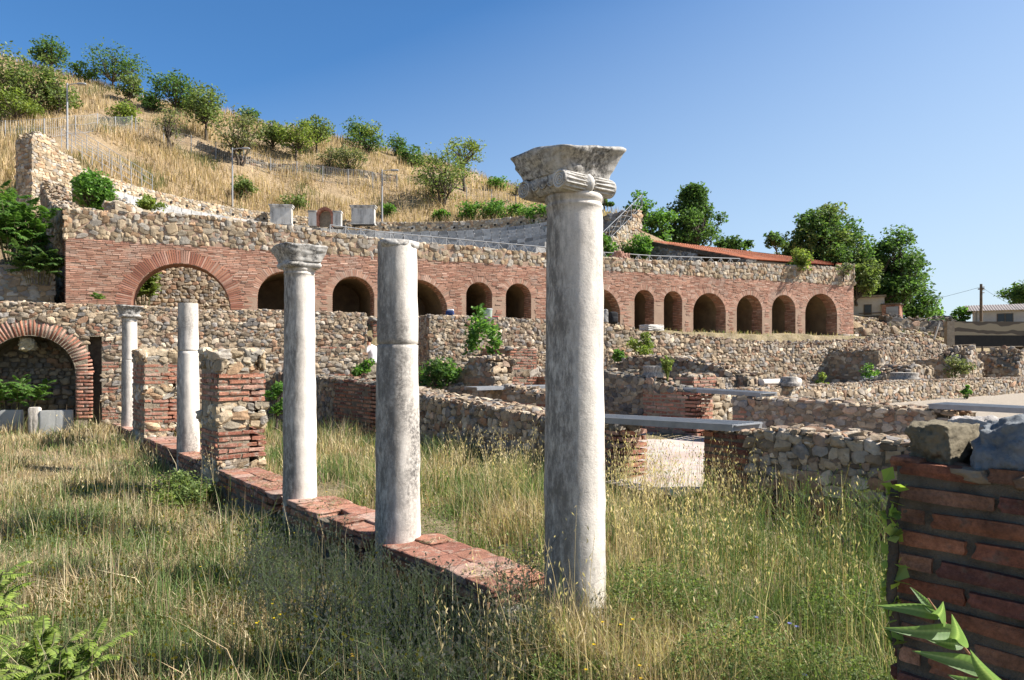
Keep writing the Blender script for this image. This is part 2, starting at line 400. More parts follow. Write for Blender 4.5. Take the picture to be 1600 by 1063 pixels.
def core(mb, path, thick, zb, zt, opens=(), step=.3, rag=0.0, seed=0, mi=0):
    r = np.random.default_rng(seed)
    ss = set(np.round(np.linspace(0, path.L, max(3, int(path.L/step)+2)), 4)) | set(np.round(path.s, 4))
    for o in opens:
        for t in np.linspace(0, 1, 19): ss.add(round(o['s0']+(o['s1']-o['s0'])*(.5-.5*math.cos(PI*t)), 4))
    s = np.array(sorted(x for x in ss if 0 <= x <= path.L+1e-6))
    top = zt(s)-rag*r.uniform(.2, 1.0, len(s)); bot = zb(s)
    p, u, n = path.at(s)
    if len(path.u) > 1:    # mitre at bends
        for k in range(1, len(path.u)):
            i = np.argmin(np.abs(s-path.s[k])); nn = n[i]+np.array([path.u[k-1][1], -path.u[k-1][0]]); n[i] = nn/np.linalg.norm(nn)
    def pt(i, off, z): return [p[i, 0]+n[i, 0]*off, p[i, 1]+n[i, 1]*off, z]
    for i in range(len(s)-1):
        m = (s[i]+s[i+1])/2; lo0, lo1 = bot[i], bot[i+1]; op = None
        for o in opens:
            if o['s0'] < m < o['s1']: op = o
        if op: lo0, lo1 = float(arch_z(op, s[i])), float(arch_z(op, s[i+1]))
        mb.add([pt(i, 0, lo0), pt(i+1, 0, lo1), pt(i+1, 0, top[i+1]), pt(i, 0, top[i])], [[0, 1, 2, 3]], mi=mi)
        mb.add([pt(i, -thick, bot[i]), pt(i+1, -thick, bot[i+1]), pt(i+1, -thick, top[i+1]), pt(i, -thick, top[i])], [[3, 2, 1, 0]], mi=mi) if not (op and (op.get('through') or op['depth'] > thick)) else \
            mb.add([pt(i, -thick, lo0), pt(i+1, -thick, lo1), pt(i+1, -thick, top[i+1]), pt(i, -thick, top[i])], [[3, 2, 1, 0]], mi=mi)
        mb.add([pt(i, 0, top[i]), pt(i+1, 0, top[i+1]), pt(i+1, -thick, top[i+1]), pt(i, -thick, top[i])], [[0, 1, 2, 3]], mi=mi)
    for i, fl in ((0, 1), (len(s)-1, 0)):
        q = [pt(i, 0, bot[i]), pt(i, 0, top[i]), pt(i, -thick, top[i]), pt(i, -thick, bot[i])]
        mb.add(q, [[0, 1, 2, 3] if fl else [3, 2, 1, 0]], mi=mi)
def niche(mb, path, o, base, mi=0):
    """soffit, jambs and back of one opening; depth d behind the face"""
    d = o['depth']; t = np.linspace(0, 1, 19); s = o['s0']+(o['s1']-o['s0'])*(.5-.5*np.cos(PI*t)); z = arch_z(o, s)
    prof_s = np.concatenate([[o['s0']], s, [o['s1']]]); prof_z = np.concatenate([[base], z, [base]])
    c0, _ = place(path, prof_s, prof_z, -.002); c1, _ = place(path, prof_s, prof_z, -d); n = len(prof_s)
    mb.add(np.concatenate([c0, c1]), [[i, i+1, n+i+1, n+i] for i in range(n-1)], mi=mi)
    if not o.get('through'):
        zb = np.full(n, base); b1, _ = place(path, prof_s, zb, -d)
        mb.add(np.concatenate([c1, b1]), [[i, i+1, n+i+1, n+i] for i in range(n-1)], mi=mi+1)
def voussoirs(mb, path, o, ln, bw=.075, joint=.045, out=.02, depth=.12, pal='brick', r=None):
    c = (o['s0']+o['s1'])/2; h = (o['s1']-o['s0'])/2; rr = (h+o['rise'])/2
    n = int(PI*(rr+ln/2)/(bw+joint)); th = (np.arange(n)+.5)/n*PI
    ex = -np.cos(th); ez = np.sin(th)
    L = ln/2*r.uniform(.93, 1.07, n)
    s = c+ex*(h+.01+L); z = o['spring']+ez*(o['rise']+.01+L)
    p, fr = place(path, s, z, out-depth)
    U = fr[:, 0]; Z = fr[:, 1]; Nn = fr[:, 2]
    rad = U*ex[:, None]+Z*ez[:, None]; tan = U*ez[:, None]-Z*ex[:, None]
    bs = np.stack([tan, rad, Nn], 1)
    hh = np.stack([np.full(n, bw/2), L, np.full(n, depth)], -1)*r.uniform(.93, 1.05, (n, 3))
    boxes(mb, p, hh, bs, pick(pal, n, r, .14))
def wall(name, label, cat, pts, thick, zb, zt, h=.16, wr=(1.0, 2.1), kind='mid', pal='brown', bands=(), brick_s=(), faces=('front', 'back', 'ends', 'top'),
         opens=(), seed=1, group=None, mortar='mortar', bpal='brick', bkind='bmid', pitch=.088, bl=.34, rag=.06, ring=.3, topflat=.45, stone='stone', bmat='brick', fill=.6,
         proud=.0, zfacade=None, ringpal='brick', cap=1.0, root=None):
    r = np.random.default_rng(seed); path = Path(pts); zbf, ztf = prof(zb), prof(zt)
    mid = path.at(path.L/2)[0]
    if root is None: root = thing(name, label, cat, (mid[0], mid[1], float(zbf(path.L/2))), group=group)
    mc = MB(); core(mc, path, thick, zbf, ztf, opens, seed=seed, rag=rag); mc.build('mortar_core', M[mortar], root, smooth=False)
    ST = {}; BK = {}
    def zkey(s, z):
        k = [0]*len(s)
        for i, (b0, b1) in enumerate(bands): k = [q+(zz > (b0+b1)/2) for q, zz in zip(k, z)]
        return np.array(k)
    def skey(s, k):
        for i, (a0, a1, c0, c1) in enumerate(brick_s):
            if c1-c0 > .75*float((ztf(np.array([a0]))-zbf(np.array([a0])))[0]) and a0 > .3: k = k+100*(s > (a0+a1)/2)
        return k
    def face(L, at, lo, hi, sidebrick=(), key='front'):
        """at(s,z,off)->centres,basis"""
        smp = np.linspace(0, L, 60); z0 = float(lo(smp).min()); z1 = float(hi(smp).max())
        s, z, w, hh = lay(0, L, z0, z1, h, wr, r)
        ne = int(len(s)*fill); s = np.concatenate([s, r.uniform(0, L, ne)]); z = np.concatenate([z, r.uniform(z0, z1, ne)]); he = h*r.uniform(.3, .62, ne); w = np.concatenate([w, he*r.uniform(1, 2.2, ne)]); hh = np.concatenate([hh, he])
        ok = (z-hh*.3 > lo(s)-.15) & (z+hh*.30 < hi(s)) & (s-w*.2 > 0) & (s+w*.2 < L)
        for b0, b1 in bands: ok &= ~((z+hh*.32 > b0) & (z-hh*.32 < b1))
        for a0, a1, c0, c1 in sidebrick: ok &= ~((s > a0) & (s < a1) & (z > c0) & (z < c1))
        if key == 'front':
            for o in opens: ok &= ~in_open(o, s, z, o.get('ring', ring)+hh*.25)
        s, z, w, hh = s[ok], z[ok], w[ok], hh[ok]; n = len(s)
        if n:
            dep = np.minimum(np.minimum(w, hh), .14)*r.uniform(.34, .5, n); c, fr = at(s, z, dep*r.uniform(-.6, -.2, n)+proud)
            kk = skey(s, zkey(s, z)) if key in ('front',) else (skey(path.L-s, zkey(s, z)) if key == 'back' else zkey(s, z)+(0 if key == 'end0' else 100*sum(1 for q in brick_s if q[3]-q[2] > .75*float((ztf(np.array([q[0]]))-zbf(np.array([q[0]])))[0]) and q[0] > .3)))
            pc = pick(pal, n, r, .22)
            for u_ in np.unique(kk): m_ = kk == u_; stones(ST.setdefault(int(u_), MB()), kind, c[m_], np.stack([w*.53, hh*.53, dep], -1)[m_], fr[m_], pc[m_], r, tw=.2)
        zones = [(0, L, b0, b1) for b0, b1 in bands]+list(sidebrick)
        for zi, (a0, a1, c0, c1) in enumerate(zones):
            bkey = zi if zi < len(bands) else (100+list(brick_s).index(next(q for q in brick_s if q[2] == c0 and q[3] == c1 and (key[:3] == 'end' or (q[0] == a0 if key == 'front' else abs(path.L-q[1]-a0) < 1e-6)))))
            bk = BK.setdefault(bkey, MB())
            s, z, w = lay_brick(max(0, a0), min(L, a1), c0, c1, pitch, bl, r)
            ok = (z < hi(s)) & (z > lo(s)-.1)
            if key == 'front':
                for o in opens: ok &= ~in_open(o, s, z, o.get('ring', ring)*.9)
            s, z, w = s[ok], z[ok], w[ok]; n = len(s)
            if not n: continue
            dep = .05; hb = pitch*.30
            c, fr = at(s, z+r.normal(0, .004, n), r.normal(-.030 if bkind == 'bhi' else -.039, .006, n)+proud)
            stones(bk, bkind, c, np.stack([w/2-.012, np.full(n, hb)*r.uniform(.88, 1.1, n), np.full(n, dep)], -1), fr, pick(bpal, n, r, .13), r, tw=.012)
    if 'front' in faces: face(path.L, lambda s, z, o: place(path, s, z, o), zbf, ztf, brick_s)
    if 'back' in faces:
        bsb = [(path.L-a1, path.L-a0, c0, c1) for a0, a1, c0, c1 in brick_s]
        def atb(s, z, o):
            p, u, n = path.at(path.L-s); c = np.stack([p[:, 0]-n[:, 0]*(thick+o), p[:, 1]-n[:, 1]*(thick+o), z], -1); return c, frames(-u, -n)
        face(path.L, atb, lambda s: zbf(path.L-s), lambda s: ztf(path.L-s), bsb, 'back')
    if 'ends' in faces:
        for e in (0, 1):
            se = 0. if e == 0 else path.L; p, u, n = path.at(np.array([se])); p, u, n = p[0], u[0], n[0]; sg = -1 if e == 0 else 1
            def ate(s, z, o, p=p, u=u, n=n, sg=sg):
                c = np.stack([p[0]-n[0]*s+sg*u[0]*o, p[1]-n[1]*s+sg*u[1]*o, z], -1)
                return c, frames(np.tile(-n*1.0, (len(s), 1)), np.tile(sg*u, (len(s), 1)))
            eb = [(0, thick, c0, c1) for a0, a1, c0, c1 in brick_s if (a0 <= .02 if e == 0 else a1 >= path.L-.02)]
            face(thick, ate, lambda s, q=float(zbf(se)): np.full(np.shape(s), q), lambda s, q=float(ztf(se)): np.full(np.shape(s), q), eb, 'end%d' % e)
    if 'top' in faces:
        s, t, w, d = lay(0, path.L, 0, thick, h*.95, (.8, 1.6), r); ok = (t < thick+.02) & (t > -.06) & (s < path.L) & (s > 0)
        s, t, w, d = s[ok], t[ok], w[ok], d[ok]; n = len(s); p, u, nn = path.at(s)
        hh = np.minimum(w, d)*r.uniform(topflat*.6, topflat*1.25, n)
        z = ztf(s)-hh*.35+r.normal(0, .25*h, n)*rag/.06*.4
        c = np.stack([p[:, 0]-nn[:, 0]*t, p[:, 1]-nn[:, 1]*t, z], -1)
        z0 = np.zeros(n); bs = np.stack([np.stack([u[:, 0], u[:, 1], z0], -1), np.stack([-nn[:, 0], -nn[:, 1], z0], -1), np.stack([z0, z0, z0+1], -1)], 1)
        bs = bs+r.normal(0, .12*cap, bs.shape)
        kk = skey(s, np.full(n, len(bands))); pc = pick(pal, n, r)
        for u_ in np.unique(kk): m_ = kk == u_; stones(ST.setdefault(int(u_), MB()), kind, c[m_], np.stack([w*.47, d*.47, hh*.75], -1)[m_], bs[m_], pc[m_], r)
    for q in ST.values(): q.build('stone_facing', M[stone], root, smooth=False)
    for q in BK.values(): q.build('brick_courses', M[bmat], root, smooth=False)
    return root, path, r
# ================================================================== THE COLONNADE
def shaft(r0, r1, z0, z1, necking=True, seed=0, breaks=()):
    mb = MB(); zs = np.linspace(z0, z1, 70); t = (zs-z0)/(z1-z0)
    rad = r0+(r1-r0)*(t**1.35)
    pf = list(zip(rad, zs))
    if necking:
        pf = [(q, z) for q, z in pf if z < z1-.09]
        pf += [(r1+.001, z1-.085), (r1+.006, z1-.08), (r1+.007, z1-.066), (r1+.001, z1-.06), (r1+.002, z1-.045), (r1+.010, z1-.038), (r1+.014, z1-.02), (r1+.012, z1-.005), (r1+.004, z1)]
    for bz in breaks:
        pf = [(q, z) for q, z in pf if abs(z-bz) > .02]
        rr = float(np.interp(bz, zs, rad)); pf += [(rr, bz-.007), (rr-.011, bz-.002), (rr-.011, bz+.002), (rr-.0005, bz+.007)]
    pf.sort(key=lambda q: q[1])
    lathe(mb, pf, 72, c=(0, 0, 0), noise=.0035, nf=2.2)
    return mb
def rounded_rings(mb, layers, seg=96, amp=.008, seed=0, dz=0, chip=None):
    """loft of rounded-square rings: (z, half a, half b, squareness)"""
    an = (np.arange(seg)+.5)*2*PI/seg; V = []
    for z, ha, hb, e in layers:
        ca, sa = np.cos(an), np.sin(an); q = (np.abs(ca)**e+np.abs(sa)**e)**(-1/e)
        V.append(np.stack([ca*q*ha, sa*q*hb, np.full(seg, z)], -1))
    V = np.array(V); sh = V.shape; q = V.reshape(-1, 3)+seed*3.1
    d = (N3(q, 4.)+.6*N3b(q, 9.)+.4*N3(q, 23.))*amp
    nrm = V.reshape(-1, 3)*np.array([1, 1, 0]); nrm /= np.linalg.norm(nrm, axis=1)[:, None]+1e-9
    W = V.reshape(-1, 3)+nrm*d[:, None]; W[:, 2] += N3b(q, 5.)*amp*.4
    if chip is not None: W = chip(W)
    n = len(layers); i = np.arange(n-1)[:, None]*seg; j = np.arange(seg)[None]; k = (j+1) % seg
    mb.add(W, np.stack([i+j, i+k, i+seg+k, i+seg+j], -1).reshape(-1, 4))
    for e, fl in ((0, 1), (n-1, 0)):
        ring = W[e*seg:(e+1)*seg]; c = ring.mean(0); inner = c+(ring-c)*.55; inner[:, 2] += N3(inner+seed, 6.)*amp*.6
        vv = np.concatenate([ring, inner, c[None]]); ff = [[q, (q+1) % seg, seg+(q+1) % seg, seg+q] for q in range(seg)]
        f3 = [[seg+q, seg+(q+1) % seg, 2*seg] for q in range(seg)]
        if fl: ff = [x[::-1] for x in ff]; f3 = [x[::-1] for x in f3]
        mb.add(vv, ff); b0 = mb.n-len(vv); mb.f[3].append(np.array(f3)+b0); mb.m[3].append(np.zeros(len(f3), int))
def impost(z0, z1, h0, h1, seed, chipdir=None, conc=.03, near=0.0, off=(0, 0)):
    mb = MB(); L = []; 
    L.append((z0, h0*.98, h0*.98, 7)); 
    for t in np.linspace(0, 1, 16):
        f = t**(1+conc*4); L.append((z0+.012+(z1-z0-.03)*t, h0+(h1-h0)*f, h0+(h1-h0)*f, 8))
    L.append((z1-.008, h1*.992, h1*.992, 9)); L.append((z1, h1*.96, h1*.96, 8))
    def chip(W):
        # broken, rounded upper edges: take material off where a slow noise says so
        n = np.clip(N3(W*1.0+seed*7.7, 2.2)-.35, 0, 1)*np.clip((W[:, 2]-z0)/(z1-z0)-.45, 0, 1)
        W[:, :2] *= (1-.10*n)[:, None]; W[:, 2] -= .025*n
        if chipdir is not None:
            dd = W[:, :2]@np.array(chipdir); k = np.clip((dd-h1*.85)/(h1*.5), 0, 1)*np.clip((W[:, 2]-z0)/(z1-z0), 0, 1)
            W[:, 2] -= k*.03
        kn = np.clip((W[:, 2]-z0)/(z1-z0), 0, 1); W[:, 2] -= near*kn*np.clip((W[:, 0]-W[:, 1])/(h1*2), -.15, 1); W[:, :2] += np.array(off)
        return W
    rounded_rings(mb, L, 112, .0075, seed, chip=chip); return mb
def torus(mb, c, R_, r_, ax, seg=20, sg=6):
    ax = np.asarray(ax, float); ax /= np.linalg.norm(ax); x = np.cross(ax, [0.3, .2, 1]); x /= np.linalg.norm(x); y = np.cross(ax, x)
    a = np.arange(seg+1)*2*PI/seg; pts = np.asarray(c)+R_*(np.cos(a)[:, None]*x+np.sin(a)[:, None]*y); tube(mb, pts, r_, sg, cap=False)
GRID_AZ = GROT
def column(a, label, r0, r1, ztop, cap=None, z0=-.35, breaks=(), necking=True, seed=0, group='marble columns of the colonnade'):
    x, y = G(a, 0); root = local(thing('marble_column', label, 'column', (x, y, 0), GROT, group))
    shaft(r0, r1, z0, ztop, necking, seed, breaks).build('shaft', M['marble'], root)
    return root
# nearest column: ionic impost capital
c5 = column(0, 'nearest and tallest weathered marble column with scroll carved block capital', .201, .178, 2.662, seed=1)
cap = impost(2.762, 2.965, .212, .288, 1, (-.7, -.9), near=.085, off=(-.031, -.04)).build('capital', M['lichen'], c5)
mb = MB(); zc = 2.722
for sx in (-1, 1):
    prof_l = np.linspace(-.215, .215, 45); rad = .052+.006*np.cos(prof_l/.215*PI)*-1
    rad = np.where(np.abs(prof_l) < .028, .066+.004*np.cos(prof_l*450), rad)
    tube(mb, np.stack([np.full(45, sx*.170), prof_l, np.full(45, zc)], -1), rad, 20)
    for yy in np.linspace(-.19, .19, 2): pass
    for k in range(9):      # fluting along the bolster
        an = -PI*.55+k*PI*1.1/8; q = [(sx*.170+sx*.056*math.cos(an), yy, zc+.056*math.sin(an)) for yy in (-.205, -.12, -.035)]
        tube(mb, q, [.006, .008, .005], 5); q = [(p[0], -p[1], p[2]) for p in q]; tube(mb, q, [.006, .008, .005], 5)
    for sy in (-1, 1):
        for rr, tt in ((.050, .008), (.032, .007), (.016, .006)): torus(mb, (sx*.170, sy*.217, zc), rr, tt, (0, 1, 0))
        tube(mb, [(sx*.170, sy*.212, zc), (sx*.170, sy*.228, zc)], [.010, .006], 8)
rounded_rings(mb, [(2.668, .165, .165, 3), (2.688, .172, .185, 4), (2.72, .178, .196, 8), (2.765, .180, .20, 8), (2.778, .178, .198, 8)], 64, .004, 3)
for sy in (-1, 1):           # egg and dart between the volutes
    for k in (-1, 0, 1):
        an = np.linspace(PI, 2*PI, 12)
        for rr in (.036, .024): tube(mb, [(k*.075+rr*math.cos(t), sy*.203, 2.748+1.35*rr*math.sin(t)) for t in an], .0065, 6)
        V, Fc = cubegrid(4); V = V/np.linalg.norm(V, axis=1)[:, None]; mb.add(V*np.array([.016, .014, .028])+np.array([k*.075, sy*.2, 2.732]), Fc)
mb.v = [q+np.array([-.031, -.04, -.012]) for q in mb.v]; mb.build('volute_cushion', M['lichen'], c5)
mb = MB()
for k in range(5): pass
c4 = column(-2.34, 'pale cracked marble column without a capital, second from the right', .208, .176, 2.69, breaks=(1.76,), necking=False, seed=2)
mb = MB(); pf = [(.172, 2.61), (.19, 2.63), (.196, 2.66), (.19, 2.675), (.17, 2.69)]
lathe(mb, [(.172, 2.63), (.181, 2.638), (.192, 2.65), (.194, 2.668), (.188, 2.682), (.186, 2.690), (.165, 2.698), (.08, 2.690)], 72, noise=.011, nf=5); mb.build('collar', M['lichen'], c4)
c3 = column(-4.73, 'middle marble column with chipped block capital beside the brick pier', .197, .172, 2.715, seed=3)
impost(2.775, 2.968, .205, .272, 5, (-.9, -.5), .05).build('capital', M['lichen'], c3)
mb = MB(); rounded_rings(mb, [(2.70, .185, .185, 4), (2.712, .20, .20, 8), (2.735, .212, .212, 8), (2.752, .214, .214, 8), (2.760, .206, .206, 8), (2.786, .202, .202, 8)], 80, .005, 8); mb.build('necking', M['lichen'], c3)
c2 = column(-10.1, 'bare marble column standing between the two brick piers', .192, .166, 2.66, breaks=(1.8,), necking=False, seed=4)
c1 = column(-16.0, 'farthest slim marble column with small flared capital before the niche wall', .186, .166, 2.70, breaks=(1.66,), seed=5)
impost(2.76, 3.00, .195, .285, 9, (.4, .9), .1).build('capital', M['lichen'], c1)
mb = MB(); rounded_rings(mb, [(2.70, .19, .19, 5), (2.715, .215, .215, 8), (2.745, .22, .22, 8), (2.77, .205, .205, 8)], 64, .006, 12); mb.build('necking', M['lichen'], c1)
# low brick topped plinth walls between the columns
def plinth(a0, a1, label, zb=-.6, seed=0, kind='mid'):
    A, B = G(a0, -.2), G(a1, -.2)
    root, path, r = wall('plinth_wall', label, 'plinth wall', [A, B], .55, zb, -.045, h=.13, kind=kind, pal='dusky', bands=[(-.235, -.05)], faces=('front', 'back', 'ends'), seed=seed,
                         bpal='dbrick', bkind='b'+kind, group='brick topped plinth walls under the colonnade', mortar='mortar_dark', rag=.0, pitch=.095)
    mb = MB(); n = max(1, round((a1-a0)/.30)); C = []; H = []
    for i in range(n):
        for j in range(2):
            if r.random() < .04: continue
            C.append((*G(a0+(a1-a0)*(i+.5)/n, -.2+.55*(j+.5)/2), -.022+r.normal(0, .006))); H.append(((a1-a0)/n/2*.97, .132, .026))
    n = len(C); bs = np.tile(np.array([[E1[0], E1[1], 0], [E2[0], E2[1], 0], [0, 0, 1]]), (n, 1, 1))+r.normal(0, .012, (n, 3, 3))
    stones(mb, 'bhi', np.array(C), np.array(H)*np.array([1.02, 1.05, 1]), bs, pick('brick', n, r, .12)*np.array([.92, 1.0, 1.05]), r, tw=.02)
    mb.build('tile_top', M['brick'], root); return root
plinth(-2.22, -.62, 'low plinth wall topped with red tiles next to the nearest column', seed=31, kind='hi')
plinth(-4.60, -2.55, 'low plinth wall topped with red tiles between the second and middle columns', seed=32, kind='hi')
plinth(-7.40, -5.05, 'low plinth wall topped with red tiles beside the larger brick pier', seed=33)
plinth(-9.9, -8.4, 'low plinth wall half buried behind weeds left of the larger brick pier', seed=34)
plinth(-13.0, -10.3, 'low plinth wall in front of the smaller far brick pier', seed=35)
plinth(-17.2, -14.35, 'low plinth wall under the farthest column by the niche wall', seed=36)
wall('rough_footing', 'rough broken stone footing between the plinth wall and the nearest column', 'stone footing', [G(-.62, -.16), G(-.16, -.13)], .36, -.6, [(0, -.13), (.2, -.17), (.46, -.24)], h=.10, kind='hi', pal='grey', seed=38, mortar='mortar_dark', rag=.03)
# piers of brick and stone
def pier(a0, a1, b0, b1, zb, zt, bands, label, kind, seed, h=.115, pal='tan', bpal='brick', **kw):
    A, B = G(a1, b0), G(a1, b1)       # lit front face looks along the colonnade
    return wall('brick_pier', label, 'brick pier', [A, B], a1-a0, zb, zt, h=h, kind=kind, pal=pal, bands=bands, seed=seed, bpal=bpal, bkind='b'+('hi' if kind == 'hi' else 'mid'),
                group='banded brick and stone piers', rag=.05, wr=(1.0, 2.4), fill=1.6, **kw)[0]
pier(-8.36, -7.44, -.2, .48, -.6, 1.78, [(.14, .60), (1.0, 1.46)], 'square pier of stone and red brick bands beside the middle column', 'hi', 41)
pier(-14.3, -13.0, -.2, .48, -.5, 1.86, [(.10, .14), (.28, .78), (1.12, 1.58)], 'farther square pier of stone and brick bands behind the bare column', 'mid', 42)
# foreground pier at the right edge: big bricks, boulders on top
A, B = G(3.1, -.2), G(3.1, .55)
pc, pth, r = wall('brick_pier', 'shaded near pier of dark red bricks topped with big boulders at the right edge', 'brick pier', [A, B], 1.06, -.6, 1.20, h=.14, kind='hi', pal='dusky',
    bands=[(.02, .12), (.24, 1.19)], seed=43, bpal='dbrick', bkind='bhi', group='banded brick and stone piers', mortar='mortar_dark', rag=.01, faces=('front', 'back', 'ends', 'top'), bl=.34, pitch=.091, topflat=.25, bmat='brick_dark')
def boulder(name, label, c, h, rz, col, seed, cat='boulder', group=None, mat='stone', amp=.10, tilt=0, sq=.55):
    root_loc = (c[0], c[1], c[2]-h[2])
    V, Fc = cubegrid(26); L = np.linalg.norm(V, axis=1)[:, None]; v = V*sq+V/L*1.12*(1-sq); q = v+seed*5.3
    v = v*(1+(N3(q, .8)*amp+N3b(q, 2.1)*amp*.5+N3(q, 5.)*amp*.28+N3b(q, 11.)*amp*.16+N3(q, 21.)*amp*.09+N3b(q, 37.)*amp*.05)[:, None])
    v = v*np.asarray(h); cs, sn = math.cos(tilt), math.sin(tilt); v = np.stack([v[:, 0]*cs-v[:, 2]*sn, v[:, 1], v[:, 0]*sn+v[:, 2]*cs], -1)
    v[:, 2] += h[2]
    mb = MB(); mb.add(v, Fc, col); o = mb.build(name, M[mat], None, loc=(0, 0, 0)); o.location = root_loc; o.rotation_euler = (0, 0, rz)
    return tag(o, label, cat, group)
def onp(px, py, Z): return P(px, py, Z)
x, y, z = G(2.13, .02, 1.30); boulder('boulder', 'squarish tan boulder on top left corner of the near pier', (x, y, 1.275), (.075, .17, .08), GROT, (.19, .16, .105), 1, amp=.07, sq=.75)
x, y, z = G(2.385, .0, 1.30); boulder('boulder', 'large blue grey rough boulder on top of the near pier', (x, y, 1.265), (.125, .18, .125), GROT+.2, (.20, .215, .225), 2, amp=.09, tilt=.08)
x, y, z = G(2.18, .36, 1.30); boulder('boulder', 'pale whitish boulder behind the blue grey boulder on the near pier', (x, y, 1.275), (.14, .12, .09), GROT, (.50, .46, .42), 3, amp=.08)
x, y, z = G(2.36, .38, 1.3); boulder('boulder', 'small dark rock at the right edge on the near pier', (x, y, 1.275), (.09, .09, .09), .3, (.13, .13, .135), 4, amp=.1)
# ---- wall beyond the walk (b = 3.9): stone with brick door jambs
GW = 'low ruined room walls of rubble and brick'
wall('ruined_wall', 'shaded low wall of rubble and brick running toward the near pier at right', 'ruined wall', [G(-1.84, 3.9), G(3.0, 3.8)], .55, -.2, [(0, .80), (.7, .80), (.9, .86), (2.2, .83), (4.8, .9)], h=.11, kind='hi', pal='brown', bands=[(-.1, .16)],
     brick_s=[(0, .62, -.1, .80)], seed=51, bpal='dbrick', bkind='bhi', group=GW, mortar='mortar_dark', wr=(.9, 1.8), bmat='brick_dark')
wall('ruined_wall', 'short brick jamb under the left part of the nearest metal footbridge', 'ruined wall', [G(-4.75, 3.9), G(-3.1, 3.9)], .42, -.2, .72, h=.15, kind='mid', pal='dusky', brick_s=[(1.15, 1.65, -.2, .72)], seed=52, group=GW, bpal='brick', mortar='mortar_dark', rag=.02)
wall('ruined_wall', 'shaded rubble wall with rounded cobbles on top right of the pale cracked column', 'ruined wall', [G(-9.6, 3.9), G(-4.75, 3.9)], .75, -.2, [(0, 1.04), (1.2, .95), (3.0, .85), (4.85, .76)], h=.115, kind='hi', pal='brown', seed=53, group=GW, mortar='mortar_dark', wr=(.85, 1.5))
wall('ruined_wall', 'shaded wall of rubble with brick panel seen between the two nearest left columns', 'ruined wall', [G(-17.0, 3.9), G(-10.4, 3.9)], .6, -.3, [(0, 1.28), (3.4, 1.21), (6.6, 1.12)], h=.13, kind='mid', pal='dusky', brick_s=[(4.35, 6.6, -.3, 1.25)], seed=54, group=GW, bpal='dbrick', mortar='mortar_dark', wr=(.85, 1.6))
# ---- second line of rooms (b = 9.2)
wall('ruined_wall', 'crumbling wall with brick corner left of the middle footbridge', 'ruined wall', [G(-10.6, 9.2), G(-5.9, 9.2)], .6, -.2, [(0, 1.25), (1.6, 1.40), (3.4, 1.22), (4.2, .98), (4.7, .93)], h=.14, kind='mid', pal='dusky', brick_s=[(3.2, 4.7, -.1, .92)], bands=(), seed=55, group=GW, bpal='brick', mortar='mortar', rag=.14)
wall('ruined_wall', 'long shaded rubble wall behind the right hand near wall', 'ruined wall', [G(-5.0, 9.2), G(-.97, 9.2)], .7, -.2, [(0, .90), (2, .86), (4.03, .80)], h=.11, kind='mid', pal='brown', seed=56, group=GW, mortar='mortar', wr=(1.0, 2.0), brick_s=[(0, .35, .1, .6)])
wall('ruined_wall', 'lit rubble stub seen through the gap under the middle footbridge', 'ruined wall', [G(-6.35, 9.9), G(-6.35, 11.6)], .5, -.1, [(0, .92), (1.7, .85)], h=.13, kind='mid', pal='tan', seed=57, group=GW)
wall('ruined_wall', 'long low sunlit rubble wall bordering the gravel yard at right', 'ruined wall', [G(-6.2, 11.6), G(-6.2, 22), G(-5.6, 34), G(-4.6, 44)], .55, -.0, [(0, .95), (10, .98), (22, .95), (33, 1.0)], h=.105, kind='lo', pal='brown', seed=58, group=GW, stone='stone_far', wr=(1.5, 2.8), faces=('front', 'ends', 'top'))
wall('ruined_wall', 'dark broken ridge of wall sloping down to the right behind the round column drum', 'ruined wall', [G(-11.9, 13), G(-7.1, 13)], .8, .0, [(0, 1.55), (.8, 1.78), (2.6, 1.72), (4.0, 1.45), (4.8, 1.22)], h=.125, kind='lo', pal='brown', seed=59, group=GW, rag=.12, stone='stone_far', mortar='mortar_dark')
wall('ruined_wall', 'low wall with brick end block below the dark sloping ridge', 'ruined wall', [G(-7.4, 11.1), G(-7.4, 15.4)], .55, .0, [(0, 1.27), (1.0, 1.27), (1.1, 1.17), (4.3, 1.08)], h=.15, kind='lo', pal='brown', brick_s=[(0, .95, .0, 1.3)], seed=60, group=GW, stone='stone_far', rag=.08)
wall('ruined_wall', 'low rubble remains with red brick courses left of the nearest column', 'ruined wall', [G(-11.2, 7.2), G(-8.2, 7.6)], .6, -.1, [(0, .9), (.9, 1.0), (1.9, .90), (3, .75)], h=.13, kind='mid', pal='brown', bands=[(.45, .65)], seed=61, group=GW, rag=.12)
wall('ruined_wall', 'ruined rubble stub in front of the vine covered buttress', 'ruined wall', [G(-13.6, 8.0), G(-12.0, 8.3)], .8, -.1, [(0, 1.25), (.9, 1.75), (1.6, 1.70)], h=.14, kind='mid', pal='brown', seed=62, group=GW, rag=.15)
wall('ruined_wall', 'low wall at the foot of the retaining wall behind the middle columns', 'ruined wall', [G(-14.4, 5.0), G(-12.6, 9.0)], .6, -.1, [(0, 1.05), (2, .95), (4.4, 1.0)], h=.13, kind='mid', pal='brown', seed=63, group=GW, rag=.1)
